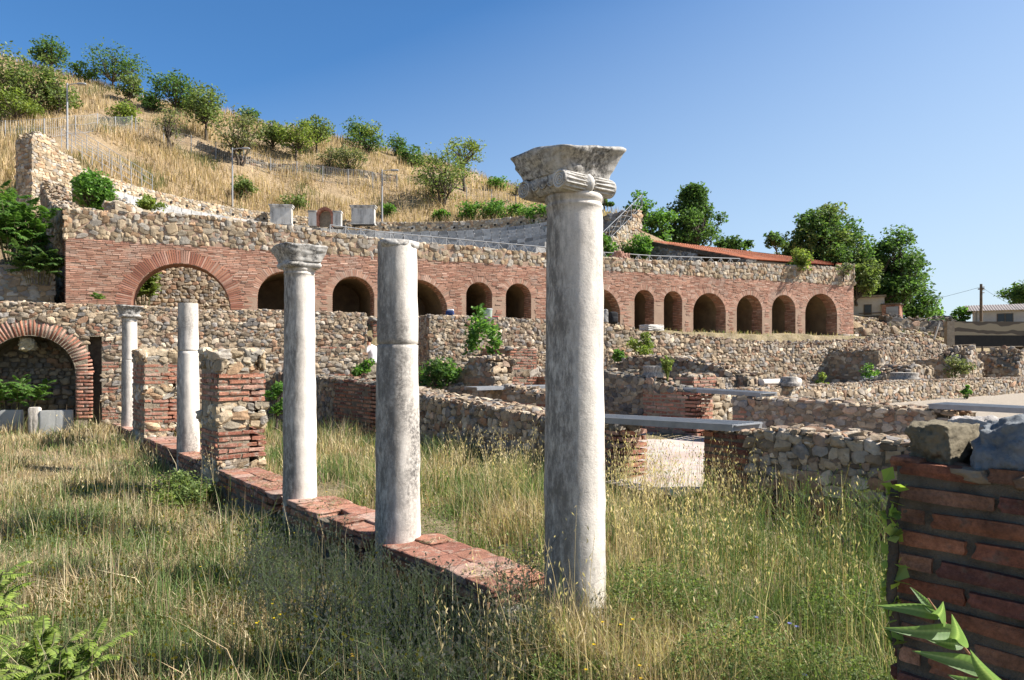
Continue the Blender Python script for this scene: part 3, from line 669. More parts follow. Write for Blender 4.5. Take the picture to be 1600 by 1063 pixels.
# ---- the long retaining wall and the niche wall
T0 = np.array([-10.6, 18.5]); TU = np.array([.883, .469])
def RW(t): return T0+TU*t
pw = Path([RW(-9), RW(6.78)]); sx = lambda px: pw.s_of_px(px)
sA, sB = sx(-28), sx(118); r1, r2 = sx(137), sx(159)
OPN = [dict(s0=sA, s1=sB, spring=2.28-(sB-sA)/2, rise=(sB-sA)/2, depth=1.1, ring=.40), dict(s0=r1, s1=r2, spring=2.28, rise=0.0, depth=.38, ring=.0)]
nw, pw, r = wall('niche_wall', 'rubble wall with brick arched niche behind the farthest column at left', 'stone wall', [RW(-9), RW(6.78)], 1.5, -.5, [(0, 3.15), (10, 3.12), (11.5, 3.05), (12.5, 3.14), (15.8, 3.15)], h=.115, kind='mid', pal='brown', opens=OPN, seed=71, wr=(.9, 1.9),
     brick_s=[(r2, sx(186), .05, .35), (r2, sx(186), .75, .95), (r2, sx(186), 1.35, 1.62), (r2, sx(186), 2.0, 2.12), (sx(505), sx(573), .9, 1.25), (sx(500), sx(555), 2.0, 2.1), (sB+.40, r2, 2.30, 2.52)])
mb = MB(); niche(mb, pw, OPN[0], -.5); niche(mb, pw, OPN[1], -.5); mb.build('niche_lining', [M['mortar_dark'], M['mortar_dark']], nw, smooth=False)
mb = MB(); voussoirs(mb, pw, OPN[0], .40, .055, .030, .008, r=r)
for sd in (0, 1):           # brick jambs below the arch
    s0, s1 = ((sB, sB+.40) if sd else (sA-.40, sA)); s, z, w = lay_brick(s0, s1, .1, OPN[0]['spring'], .095, .4, r)
    c, fr = place(pw, s, z, -.04); stones(mb, 'bmid', c, np.stack([w/2-.01, np.full(len(s), .03), np.full(len(s), .07)], -1), fr, pick('brick', len(s), r), r, tw=.02)
mb.build('arch_ring', M['brick'], nw)
mb = MB()      # the rubble inside the niche
o = OPN[0]; s, z, w, hh = lay(o['s0'], o['s1'], -.4, 2.3, .13, (.9, 1.8), r); ok = in_open(o, s, z, -.12); s, z, w, hh = s[ok], z[ok], w[ok], hh[ok]
c, fr = place(pw, s, z, -1.08); stones(mb, 'mid', c, np.stack([w*.45, hh*.45, hh*.25], -1), fr, pick('dusky', len(s), r), r); mb.build('niche_rubble', M['stone'], nw)
c, _ = place(pw, np.array([sx(40)]), np.array([2.06]), -.28)
boulder('carved_fragment', 'pale carved stone fragment hanging under the crown of the niche arch', c[0], (.17, .12, .17), .4, (.42, .36, .24), 8, cat='stone fragment', amp=.16)
rw2, pw2, r = wall('retaining_wall', 'high cobble retaining wall below the arcade in the middle of the view', 'stone wall', [RW(8.9), RW(16.1)], 1.2, .0, [(0, 3.17), (7.2, 3.12)], h=.115, kind='mid', pal='brown', seed=72, wr=(.85, 1.7), stone='stone', rag=.05)
rw3, pw3, r = wall('retaining_wall', 'long crumbling cobble retaining wall below the right half of the arcade', 'stone wall', [RW(16.1), RW(19), RW(25), RW(38.6)], 1.6, .2, [(0, 3.1), (1.0, 2.95), (2.0, 2.72), (5, 2.62), (9.0, 2.42), (13, 2.5), (17.4, 2.75), (19, 2.95), (21, 2.8), (22.5, 2.4)], h=.13, kind='lo', pal='brown', seed=73, wr=(1.2, 2.3), rag=.22, stone='stone', topflat=.7)
# the passage wall set back in the opening of the niche wall: steps up
wall('brick_pier', 'tall brick pier at the passage behind the pale cracked column', 'brick pier', [RW(7.4)+np.array([-.469, .883])*1.4, RW(8.6)+np.array([-.469, .883])*1.4], .9, .0, 3.1, h=.2, kind='mid', pal='brown', brick_s=[(0, 1.2, 0, 3.1)], seed=74, bpal='dbrick')
# vine covered buttress on the retaining wall
bt = Path([RW(8.9), RW(16.1)]); s = bt.s_of_px(772); p, u, n = bt.at(np.array([s])); p, u, n = p[0], u[0], n[0]
q0 = p+n*2.1-u*.5; q1 = p+n*2.1+u*.5
wall('brick_pier', 'stepped brick buttress draped in vine against the retaining wall', 'brick pier', [tuple(q0), tuple(q1)], 2.0, .0, 2.05, h=.19, kind='mid', pal='brown', brick_s=[(0, 1.0, 0, 1.15), (0, 1.0, 1.35, 2.05)], seed=75, bl=.3)
wall('ruined_wall', 'low stepped brick footing right of the vine covered buttress', 'ruined wall', [tuple(p+n*2.5+u*.6), tuple(p+n*2.3+u*4.4)], .7, .0, [(0, 1.15), (1.2, 1.0), (3.9, .92)], h=.18, kind='mid', pal='tan', brick_s=[(0, 2.2, .0, 1.1)], seed=76, bl=.3, group=GW)
# projecting stubs along the right part
def stub(px, Z, w, d, zb, zt, label, seed, pal='grey', name='ruined_wall', ang=0.0, h=.2):
    x, y, _ = P(px, 566, Z); u = np.array([math.cos(ang), math.sin(ang)])*w/2
    wall(name, label, 'ruined wall', [(x-u[0], y-u[1]), (x+u[0], y+u[1])], d, zb, zt, h=h, kind='lo', pal=pal, seed=seed, rag=.12, group=GW, stone='stone_far')
stub(1381, 30.5, 1.0, 2.6, .0, [(0, 2.15), (1.0, 2.3)], 'tall broken pier projecting from the right end of the retaining wall', 81, 'brown', ang=.66, h=.15)
stub(1440, 29.0, 2.6, 1.6, .0, [(0, 1.15), (.6, 1.42), (2.6, 1.38)], 'lit wall block left of the rocky mounds near the yard', 82, 'brown', ang=.66)
stub(1493, 31.5, .8, 1.6, .0, [(0, 1.75), (.8, 1.3)], 'narrow upright wall stub beside the rocky mounds', 83, 'brown', ang=.6)
# eroded rubble masses
for k, (px, Z, w, zb, zt, lab) in enumerate([(1522, 33.5, 2.3, .2, [(0, 1.2), (.5, 2.05), (1.3, 2.25), (2.3, 1.3)], 'brown eroded masonry lump with a hollow face'), (1562, 35, 1.5, .4, [(0, 1.9), (.9, 1.95), (1.5, 1.2)], 'smaller eroded masonry lump right of the hollow lump'),
        (1600, 34, 1.8, .5, [(0, 1.3), (.6, 2.2), (1.8, 2.2)], 'eroded masonry lump at the right edge of the view'), (1404, 27, 1.7, .2, [(0, .5), (.6, .95), (1.7, .6)], 'flat dark rock heap beside the pale moulded column base')]):
    x, y, z = P(px, 566, Z); u = np.array([.8, .6])*w/2
    wall('masonry_lump', lab, 'ruined wall', [(x-u[0], y-u[1]), (x+u[0], y+u[1])], 1.3, zb, zt, h=.17, kind='lo', pal='brown' if k < 3 else 'grey', seed=180+k, rag=.3, stone='stone_far', topflat=.8, group='eroded lumps of masonry at right')
# fallen pieces of columns
def drum(name, label, c, prof_, col=(.4, .37, .33), rot=None):
    mb = MB(); lathe(mb, prof_, 28, noise=.006, nf=3); o = mb.build(name, M['marble'], None, loc=(0, 0, 0)); o.location = c
    if rot: o.rotation_euler = rot
    return tag(o, label, 'column fragment')
x, y = G(-7.35, 9.5); drum('fallen_drum', 'round grey column drum standing on the crumbling wall', (x, y, 1.24), [(.25, 0), (.25, .08), (.22, .1), (.2, .14), (.23, .2), (.235, .26), (.2, .27)])
x, y, z = P(1234, 600, 17.6); drum('fallen_base_block', 'grey column base lying on the low yard wall', (x, y, .98), [(.27, 0), (.28, .06), (.26, .1), (.2, .14), (.21, .22), (.19, .24)])
x, y, z = P(1413, 590, 24); drum('fallen_moulding', 'pale moulded column base stacked near the yard wall', (x, y, .68), [(.5, 0), (.52, .1), (.48, .16), (.42, .2), (.50, .28), (.5, .36), (.42, .40), (.46, .5), (.44, .55)])
x, y, z = P(1275, 598, 18.5); drum('fallen_shaft', 'white column shaft lying along the low yard wall', (x-.62, y-.4, 1.08), [(.09, -.0), (.095, .02), (.085, 1.5), (.088, 1.55)], rot=(PI/2, 0, -1.0))
x, y, z = P(1018, 516, 27.5); boulder('stone_block', 'white stone block lying on top of the crumbling retaining wall', (x, y, 2.98), (.42, .3, .12), .5, (.62, .59, .54), 31, cat='stone block', amp=.04, sq=.85)
# grey slabs before the niche
for k, (p0, p1, lab) in enumerate([(-40, 36, 'pale grey slab at the left edge before the niche'), (62, 114, 'pale grey slab with a small hole right of the stone post')]):
    a = P(p0, 640, 16.6); b = P(p1, 640, 16.9); mb = MB(); c = ((a[0]+b[0])/2, (a[1]+b[1])/2); L = math.hypot(b[0]-a[0], b[1]-a[1])
    rounded_rings(mb, [(0, L/2, .09, 12), (.05, L/2, .09, 12), (.55, L/2, .085, 14), (.58, L/2*.99, .075, 12)], 96, .006, k)
    o = mb.build('stone_slab', M['marble_slab'] if 'marble_slab' in M else M['lichen'], None, loc=(0, 0, 0)); o.location = (c[0], c[1], -.16); o.rotation_euler = (0, 0, math.atan2(b[1]-a[1], b[0]-a[0])); tag(o, lab, 'stone slab')
a = P(54, 650, 16.6); mb = MB(); rounded_rings(mb, [(0, .12, .11, 8), (.3, .125, .11, 8), (.63, .13, .11, 8), (.66, .11, .10, 6)], 48, .01, 5)
o = mb.build('stone_post', M['marble'], None, loc=(0, 0, 0)); o.location = (a[0], a[1], -.16); o.rotation_euler = (0, 0, .5); tag(o, 'short white stone post between the two grey slabs', 'stone post')
# ---- footbridges of steel grating
def footbridge(a0, a1, b, z, wd, label, z1=None):
    z1 = z if z1 is None else z1; pa = np.array(G(a0, b, z)); pb = np.array(G(a1, b, z1)); L = np.linalg.norm(pb-pa); u = (pb-pa)/L; v = np.array([E2[0], E2[1], 0]); w = np.cross(u, v)*-1
    if w[2] < 0: w = -w
    root = thing('footbridge', label, 'footbridge', tuple((pa+pb)/2), group='steel footbridges over the ruins'); bs = np.stack([u, v, w])[None]
    mb = MB(); n = int(L/.16)
    def bar(s, t, q, hs, ht, hq): boxes(mb, (pa+u*s+v*t+w*q)[None], np.array([[hs, ht, hq]]), bs, np.ones((1, 3)))
    for i in range(n+1): bar(.02+(L-.04)*i/n, wd/2, -.006, .055, wd/2-.03, .006)     # plank-like perforated treads
    for t in np.linspace(.06, wd-.06, 7): bar(L/2, t, .004, L/2-.01, .006, .006)
    mb.build('grating', M['metal'], root, smooth=False); mb = MB()
    for t in (.012, wd-.012): bar(L/2, t, -.032, L/2, .012, .04)
    for s in (.012, L-.012): bar(s, wd/2, -.032, .012, wd/2-.026, .036)
    mb.build('side_beam', M['steel_dark'], root, smooth=False); return root
footbridge(-4.32, -1.35, 3.75, .81, .60, 'nearest steel grating footbridge spanning the doorway right of the nearest column', .88)
footbridge(-6.6, -4.4, 9.25, 1.02, .6, 'middle steel footbridge between the crumbling wall and the long shaded wall', .98)
footbridge(-1.3, 2.2, 9.1, .92, .7, 'steel footbridge at the right edge above the near pier', .90)
pa = P(745, 606, 16.5); pb = P(850, 598, 17.6)
root = thing('footbridge', 'pale flat footbridge reaching behind the nearest column from the left', 'footbridge', ((pa[0]+pb[0])/2, (pa[1]+pb[1])/2, pa[2]), math.atan2(pb[1]-pa[1], pb[0]-pa[0]), 'steel footbridges over the ruins'); local(root)
L = math.hypot(pb[0]-pa[0], pb[1]-pa[1])+1.0; mb = MB(); box(mb, (.5, .3, 0), (L/2, .28, .012)); mb.build('grating', M['metal'], root, smooth=False); mb = MB(); box(mb, (.5, 0, -.03), (L/2, .015, .035)); box(mb, (.5, .6, -.03), (L/2, .015, .035)); mb.build('side_beam', M['metal'], root, smooth=False)
# ================================================================== ARCADED FACADE
FL = np.array([-15.3, 23.4]); FRt = np.array([19.0, 38.0]); fp = Path([FL, FRt]); FU = fp.u[0]; FN = np.array([FU[1], -FU[0]])
ARCH = [(205, 360, 412), (402, 492, 424), (519, 585, 432), (603, 699, 437), (728, 769, 441), (790, 830, 443), (898, 969, 450), (991, 1022, 453), (1037, 1066, 455), (1083, 1134, 458), (1151, 1191, 461), (1206, 1243, 461), (1258, 1308, 459)]
fo = []
for i, (x0, x1, yt) in enumerate(ARCH):
    s0, s1 = fp.s_of_px(x0), fp.s_of_px(x1); c = fp.at((s0+s1)/2)[0]; zt = CH-(yt-HY)/F*c[1]; h = (s1-s0)/2
    fo.append(dict(s0=s0, s1=s1, spring=zt-h, rise=h, depth=1.0 if i == 0 else (3.2 if i < 11 else 5.0), through=(i == 0), ring=.5 if i == 0 else .30))
fac = thing('arcaded_facade', 'long red brick arcade with stone upper band and a row of round arches', 'ruin building', (2, 31, 2.6))
ZB, ZM, ZT = 2.6, 5.86, 6.86
ZTP = [(0, 6.86), (3.5, 6.98), (6, 6.92), (8.5, 6.76), (11, 6.60), (18, 6.48), (24, 6.50), (30, 6.70), (37.3, 6.83)]; ZTF = prof(ZTP)
mb = MB(); core(mb, fp, 1.0, prof(ZB), lambda s: ZTF(s)-.05, fo, step=1.0, seed=3); mb.build('wall_core', M['mortar_pale'], fac, smooth=False)
r = np.random.default_rng(77)
s, z, w = lay_brick(0, fp.L, ZB, ZM, .064, .27, r); ok = np.ones(len(s), bool)
for o in fo: ok &= ~in_open(o, s, z, o['ring']*.85) & ~in_open(o, s-w*.45, z, .0) & ~in_open(o, s+w*.45, z, .0)
s, z, w = s[ok], z[ok], w[ok]; n = len(s); c, fr = place(fp, s, z, r.normal(-.034, .006, n))
cc = pick('fbrick', n, r, .13); 
mb = MB(); boxes(mb, c, np.stack([w/2-.010, np.full(n, .0225), np.full(n, .045)], -1), fr, cc); mb.build('brick_facing', M['brick_far'], fac, smooth=False)
mb = MB(); s, z, w, hh = lay(0, fp.L, ZM, ZT+.15, .15, (.9, 1.75), r); ok = (z-hh*.4 > ZM-.06) & (z+hh*.4 < ZTF(s)+.03); s, z, w, hh = s[ok], z[ok], w[ok], hh[ok]; n = len(s)
c, fr = place(fp, s, z, r.normal(-.025, .012, n)); stones(mb, 'lo', c, np.stack([w*.56, hh*.57, np.full(n, .05)], -1), fr, pick('tan', n, r, .2)*.9, r, tw=.2)
# coping and left end
s, z, w, hh = lay(0, fp.L, 0, 1.0, .22, (.9, 1.7), r); n = len(s); p, u, nn = fp.at(s)
c = np.stack([p[:, 0]-nn[:, 0]*z, p[:, 1]-nn[:, 1]*z, ZTF(s)-.05], -1); stones(mb, 'lo', c, np.stack([w*.49, hh*.49, np.full(n, .07)], -1), frames(u, nn)[:, [0, 2, 1]], pick('tan', n, r), r)
for e in (0, 1):
    s, z, w, hh = lay(0, 1.0, ZM, ZT, .18, (.9, 1.7), r); n = len(s); pe, u, nn = fp.at(np.array([0. if e == 0 else fp.L])); sg = -1 if e == 0 else 1
    c = np.stack([pe[0, 0]-nn[0, 0]*s, pe[0, 1]-nn[0, 1]*s, z], -1); stones(mb, 'lo', c, np.stack([w*.49, hh*.49, hh*.35], -1), frames(np.tile(-nn, (n, 1)), np.tile(sg*u, (n, 1))), pick('tan', n, r), r)
mb.build('stone_band', M['stone_far'], fac, smooth=False)
for e in (0, 1):
    mb = MB(); s, z, w = lay_brick(0, 1.0, ZB, ZM, .082, .29, r); n = len(s); pe, u, nn = fp.at(np.array([0. if e == 0 else fp.L])); sg = -1 if e == 0 else 1
    c = np.stack([pe[0, 0]-nn[0, 0]*s-sg*u[0, 0]*.02, pe[0, 1]-nn[0, 1]*s-sg*u[0, 1]*.02, z], -1)
    boxes(mb, c, np.stack([w/2-.01, np.full(n, .026), np.full(n, .045)], -1), frames(np.tile(-nn, (n, 1)), np.tile(sg*u, (n, 1))), pick('fbrick', n, r)); mb.build('end_brickwork', M['brick_far'], fac, smooth=False)
for i, o in enumerate(fo):
    mb = MB(); voussoirs(mb, fp, o, .48 if i == 0 else .29, .05, .024, .015 if i == 0 else .004, .06, 'brick' if i == 0 else 'fbrick', r); mb.build('arch_ring', M['brick_far'], fac, smooth=False)
    mb = MB(); niche(mb, fp, o, ZB)
    mb.build('passage' if i == 0 else 'vaulted_niche', [M['plaster'], M['niche_back']] if i else [M['brick_plain'], M['brick_plain']], fac, smooth=False)
    # brick jambs inside
    d = 1.0 if i == 0 else .75
    for sd in (0, 1):
        mb = MB(); se = o['s0'] if sd == 0 else o['s1']; s, z, w = lay_brick(0, d, ZB, o['spring'], .082, .29, r); n = len(s); pe, u, nn = fp.at(np.array([se])); sg = 1 if sd == 0 else -1
        c = np.stack([pe[0, 0]-nn[0, 0]*s-sg*u[0, 0]*.028, pe[0, 1]-nn[0, 1]*s-sg*u[0, 1]*.028, z], -1)
        boxes(mb, c, np.stack([w/2-.01, np.full(n, .026), np.full(n, .045)], -1), frames(np.tile(-nn, (n, 1)), np.tile(sg*u, (n, 1))), pick('fbrick', n, r)); mb.build('jamb_brickwork', M['brick_far'], fac, smooth=False)
    mb = MB()
    if i: 
        th = np.linspace(.06, PI-.06, max(12, int((o['rise']*PI)/.085))); hh = o['rise']
        for k in range(2):
            s = (o['s0']+o['s1'])/2-np.cos(th)*(hh+.03); z = o['spring']+np.sin(th)*(hh+.03); c, fr = place(fp, s, z, -.18-.33*k); U, Zz, Nn = fr[:, 0], fr[:, 1], fr[:, 2]
            rad = U*-np.cos(th)[:, None]+Zz*np.sin(th)[:, None]; tn = U*np.sin(th)[:, None]+Zz*np.cos(th)[:, None]
            boxes(mb, c, np.tile([.030, .045, .155], (len(th), 1)), np.stack([tn, rad, Nn], 1), pick('fbrick', len(th), r))
    mb.build('soffit_brickwork', M['brick_far'], fac, smooth=False)
# the pale sill under the last two arches and corner block
mb = MB(); c, fr = place(fp, np.array([fp.L-.45]), np.array([2.98]), .03); boxes(mb, c, np.array([[.75, .16, .2]]), fr, np.array([[.46, .38, .30]])); s_ = (fo[11]['s0']+fo[11]['s1'])/2
c, fr = place(fp, np.array([s_]), np.array([2.92]), .1); boxes(mb, c, np.array([[.9, .06, .3]]), fr, np.array([[.5, .47, .42]])); mb.build('sill_stone', M['stone_far'], fac)
# stone wall of the passage behind the big arch, open to the sky
pa = FL-FN*6.2-FU*5; pb = FL-FN*6.2+FU*9
wall('passage_wall', 'sunlit rough stone wall seen through the big left arch', 'stone wall', [tuple(pa), tuple(pb)], .8, 2.4, 6.2, h=.14, kind='lo', pal='brown', seed=91, faces=('front', 'top'), stone='stone_far', mortar='mortar')
# side wall going back from the left end of the arcade
q0 = FL-FN*1.0-FU*.05; q1 = q0-FN*5.5-FU*2.0
wall('side_wall', 'shaded ragged stone and brick wall running back from the left end of the arcade', 'stone wall', [tuple(q1+FU*0), tuple(q0)], .8, 2.4, [(0, 9.2), (2, 8.0), (4, 7.35), (5.8, 7.15)], h=.145, kind='lo', pal='brown', seed=92, stone='stone_far', rag=.15, brick_s=[(4.6, 5.6, 2.4, 7.0)], bl=.3)
pq = P(165, 318, 26.5)
wall('upper_wall', 'thin brick and stone wall standing above the big left arch', 'stone wall', [P(180, 330, 26.0)[:2], P(292, 338, 29.2)[:2]], .6, 6.3, [(0, 7.75), (4, 7.62)], h=.18, kind='lo', pal='tan', seed=93, stone='stone_far', brick_s=[(0, 4.3, 6.3, 7.38)], bpal='fbrick', bl=.3)
wall('lower_wall', 'low shaded stone wall behind the niche wall at the left edge', 'stone wall', [P(-60, 420, 22.8)[:2], P(84, 420, 24.2)[:2]], .7, 2.5, 4.95, h=.145, kind='lo', pal='grey', seed=94, stone='stone_far')
# railings with crossed bars on top of the arcade
def xrail(name, label, pts, z, hgt, bay, mat, group=None, zs=None):
    pth = Path(pts); zs = [(q*pth.L, float(ZTF(fp.s_of_px(800+F*(pts[0][0]*(1-q)+pts[-1][0]*q)/(pts[0][1]*(1-q)+pts[-1][1]*q))))-.45) for q in np.linspace(0, 1, 12)] if zs is None else zs; mid = pth.at(pth.L/2)[0]; zf = prof(z) if zs is None else prof(zs); root = thing(name, label, 'railing', (mid[0], mid[1], float(zf(pth.L/2))), group=group)
    n = max(2, int(round(pth.L/bay))); s = np.linspace(0, pth.L, n+1); p, _, _ = pth.at(s); zz = zf(s); lat = MB()
    for i in range(n+1):
        mb = MB(); tube(mb, [(p[i, 0], p[i, 1], zz[i]-.05), (p[i, 0], p[i, 1], zz[i]+hgt)], .022, 6); mb.build('post', mat, root)
    for i in range(n):
        a = np.array([p[i, 0], p[i, 1], zz[i]]); b = np.array([p[i+1, 0], p[i+1, 1], zz[i+1]]); up = np.array([0, 0, 1.])
        for h0, h1, q in ((hgt, hgt, .022), (.10, .10, .018), (.10, hgt, .012), (hgt, .10, .012)): tube(lat, [a+up*h0, b+up*h1], q, 5, cap=False)
        m = (a+b)/2; 
    lat.build('lattice', mat, root); return root
GRL = 'grey crossed bar railings of the theatre'
def fpt(px, off=-.75):
    s = fp.s_of_px(px); p, u, n = fp.at(np.array([s])); p, n = p[0], n[0]; return (p[0]+n[0]*off, p[1]+n[1]*off)
xrail('railing', 'grey railing with crossed bars on the arcade top left of the nearest column', [fpt(520), fpt(905)], ZT, .86, .62, M['paint'], GRL)
xrail('railing', 'grey railing with crossed bars on the arcade top before the tiled shed', [fpt(925), fpt(972)], ZT, .80, .62, M['paint'], GRL)
xrail('railing', 'long grey railing with crossed bars along the arcade top in front of the tiled roof', [fpt(994), fpt(1172)], ZT, .80, .62, M['paint'], GRL)
# small reddish gate block in the railing
pc = fpt(983, -.9); boulder('masonry_stump', 'rough reddish masonry stump between two railing sections', (pc[0], pc[1], 6.45), (.42, .35, .42), .4, (.36, .20, .15), 44, cat='masonry stump', amp=.1, mat='stone_far', sq=.8)
pc = fpt(1178, -.5); boulder('stone_block', 'dark stone block at the right end of the long railing', (pc[0], pc[1], 6.78), (.35, .3, .16), .4, (.12, .11, .10), 45, cat='stone block', amp=.05, mat='stone_far', sq=.8)
# ================================================================== TILED SHED
sh = thing('tiled_shed', 'long low shed with red tiled roof behind the right end of the arcade', 'shed', (14, 42, 5.5))
A = np.array(P(1005, 375, 42.0)); D = np.array(P(1174, 406.5, 36.2)); Cc = np.array(P(1318, 411, 52)); E = np.array(P(1311, 416.5, 40.2))
mb = MB(); n = 90; m_ = 16
for i in range(n):          # curved pan tiles running down the slope
    for k in range(m_):
        t0, t1 = i/n, (i+1)/n; v0, v1 = k/m_, (k+1.12)/m_
        def q(t, v, dz): 
            p = (A*(1-t)+Cc*t)*(1-v)+(D*(1-t)+E*t)*v; return p+np.array([0, 0, dz])
        tt = np.linspace(t0, t1, 5); dz = np.array([0, .05, .065, .05, 0]); V = [q(t, v0, d+.0) for t, d in zip(tt, dz)]+[q(t, v1, d+.025) for t, d in zip(tt, dz)]
        c = np.array([.46, .17, .09])*math.exp(r.normal(0, .13)); mb.add(V, [[j, j+1, 6+j, 5+j][::-1] for j in range(4)], c)
mb.build('roof', M['brick_far'], sh); mb = MB()
dn = np.array([0, 0, -.10]); 
mb.add([A+dn, Cc+dn, E+dn, D+dn], [[0, 1, 2, 3]]); mb.add([A, D, D+dn*2.2, A+dn*2.2], [[0, 1, 2, 3]]); mb.add([D, E, E+dn*2, D+dn*2], [[0, 1, 2, 3]]); mb.build('eaves_board', M['bark'], sh, smooth=False)
w0 = A*.97+D*.03; w0[0] += .25
p0 = (A[0]+.3, A[1]-.1); p1 = (A[0]*.45+D[0]*.55, A[1]*.45+D[1]*.55)
wall('shed_wall', None, None, [p0, p1], .4, 5.0, [(0, A[2]-.3), (5, (A[2]*.45+D[2]*.55)-.3)], h=.145, kind='lo', pal='grey', seed=95, stone='stone_far', mortar='mortar_dark', faces=('front', 'top'), root=sh)
wl = MB(); core(wl, Path([(Cc[0]-.4, Cc[1]-.6), (A[0]+.5, A[1])]), .3, prof(5.0), prof([(0, Cc[2]-.4), (18, A[2]-.4)]), step=2); wl.build('rear_wall', M['mortar_dark'], sh, smooth=False)
# ================================================================== THEATRE SEATING
CC = np.array([-8.0, 38.0]); RO = 17.2
fa = math.atan2(FU[1], FU[0]); aR = fa+.20; aL = fa+PI-.30
cav = thing('theatre_seating', 'curved stone seating tiers of the theatre on the slope behind the arcade', 'theatre', (CC[0], CC[1], 4.0))
NT = 19; r = np.random.default_rng(8)
aisles = [aR+(aL-aR)*k for k in (.17, .34, .52, .69, .86)]
for k in range(NT):
    ro = RO-k*.68; ri = ro-.78; zt = 12.0-k*.41; mb = MB(); na = max(14, int(ro*(aL-aR)/.75)); aa = np.linspace(aR, aL, na+1)+0
    for i in range(na):
        a0, a1 = aa[i]+.0012, aa[i+1]-.0012; dz = r.normal(0, .006); V = []
        for rr in (ri, ro):
            for z in (zt-.5, zt+dz):
                for a in (a0, a1): V.append([CC[0]+rr*math.cos(a), CC[1]+rr*math.sin(a), z])
        g = np.array([.42, .41, .39])*math.exp(r.normal(0, .12)); g = g if r.random() > .12 else g*.62
        mb.add(V, [[0, 2, 3, 1], [2, 6, 7, 3], [6, 4, 5, 7], [4, 0, 1, 5], [0, 4, 6, 2], [3, 7, 5, 1]], g)
    mb.build('seat_tier', M['stone_far'], cav, smooth=False)
for a in aisles:
    mb = MB()
    for k in range(NT*2):
        rr = RO-k*.34-.2; box(mb, (CC[0]+rr*math.cos(a), CC[1]+rr*math.sin(a), 12.0-k*.205-.02), (.17, .38, .12), a, (.55, .54, .52))
    mb.build('stairway', M['stone_far'], cav, smooth=False)
arc = lambda R_, a0, a1, n=24: [(CC[0]+R_*math.cos(a), CC[1]+R_*math.sin(a)) for a in np.linspace(a0, a1, n)]
# perimeter wall seen from inside: walk so that its right side faces the centre -> clockwise = decreasing angle... (right of travel)
pts = arc(RO+.05, aL-.02, aR+.13, 30)
per, pp, r2 = wall('perimeter_wall', 'low curved stone wall along the top of the seating', 'stone wall', pts, .55, 11.5, [(0, 12.95), (40, 12.9)], h=.17, kind='lo', pal='tan', seed=96, stone='stone_far', faces=('front', 'ends', 'top'))
mb = MB()
for s in np.arange(2.0, pp.L-.5, 1.15):
    c, fr = place(pp, np.array([s]), np.array([12.42]), .05); boxes(mb, c, np.array([[.07, .07, .03]]), fr, np.array([[.02, .02, .02]]))
mb.build('drain_hole', M['hole'], per, smooth=False)
for k, (px, w, lab) in enumerate([(440, 1.62, 'leftmost pale marble block with cornice on the theatre wall'), (568, 1.9, 'rightmost pale marble block with cornice on the theatre wall')]):
    Z = 51.3 if k == 0 else 54.0
    x, y, z = P(px, 345, Z); root = local(thing('marble_pedestal', lab, 'pedestal', (x, y, z-.35), .0 if k else .12, 'marble pedestals on the theatre wall')); mb = MB(); box(mb, (0, 0, .65), (w/2*.94, .3, .65)); box(mb, (0, 0, .06), (w/2, .36, .06)); mb.build('block', M['pedestal'], root, smooth=False)
    mb = MB(); box(mb, (0, 0, 1.36), (w/2*1.02, .36, .06), 0, (.3, .29, .28)); box(mb, (0, 0, 1.46), (w/2*1.08, .42, .04), 0, (.3, .29, .28)); mb.build('cornice', M['lichen'], root, smooth=False)
x, y, z = P(508.5, 350, 52.6); root = local(thing('brick_shrine', 'small arched brick shrine between two marble posts on the theatre wall', 'shrine', (x, y, z-.2), .05))
for sx_ in (-1, 1):
    mb = MB(); box(mb, (sx_*.93, 0, .52), (.30, .28, .52)); mb.build('post', M['pedestal'], root, smooth=False); mb = MB(); box(mb, (sx_*.93, 0, 1.10), (.34, .33, .06)); mb.build('post_cap', M['lichen'], root, smooth=False)
mb = MB(); th = np.linspace(0, PI, 13)
for i in range(12):
    V = []
    for rr in (.46, .66):
        for t in (th[i]+.012, th[i+1]-.012):
            for yy in (-.28, .30): V.append([-rr*math.cos(t), yy, .78+rr*math.sin(t)])
    mb.add(V, [[0, 2, 3, 1], [4, 5, 7, 6], [0, 4, 6, 2], [1, 3, 7, 5], [0, 1, 5, 4], [2, 6, 7, 3]], np.array([.33, .14, .09])*math.exp(r.normal(0, .12)))
for sx_ in (-1, 1): box(mb, (sx_*.55, 0, .39), (.075, .26, .385), 0, (.34, .15, .1))
mb.build('arch', M['brick_far'], root, smooth=False); mb = MB(); box(mb, (0, .25, .6), (.47, .03, .6), 0, (.30, .23, .16)); mb.build('back_panel', M['mortar'], root, smooth=False)
# right wing: stepped stone end wall with handrail
n0 = CC+np.array([math.cos(aR), math.sin(aR)])*(RO+.7); n1 = CC+np.array([math.cos(aR), math.sin(aR)])*8.5
uu = (n1-n0)/np.linalg.norm(n1-n0); off = np.array([uu[1], -uu[0]])*0
ST = [(0, 12.2)]; 
for k in range(13): ST += [(.8+k*.68, 12.2-k*.46), (.82+k*.68, 12.2-(k+1)*.46)]
e0 = P(1003, 330, 43.0)[:2]; e1 = P(915, 400, 39.2)[:2]; LL = math.hypot(e1[0]-e0[0], e1[1]-e0[1]); ST = [(0, 11.15)]
for k in range(10): ST += [(.45+k*LL/10.5, 11.15-k*.40), (.47+k*LL/10.5, 11.15-(k+1)*.40)]
wall('wing_wall', 'sunlit stepped stone end wall of the theatre right of the nearest column', 'stone wall', [e1, e0], 1.0, 4.0, [(LL-s, z) for s, z in ST][::-1], h=.145, kind='lo', pal='tan', seed=97, stone='stone_far', rag=.05)
xrail('railing', 'sloping grey railing with crossed bars climbing the theatre end wall', [e0, e1], 0, .85, 1.0, M['paint'], GRL, zs=[(0, 11.3), (LL, 7.25)])
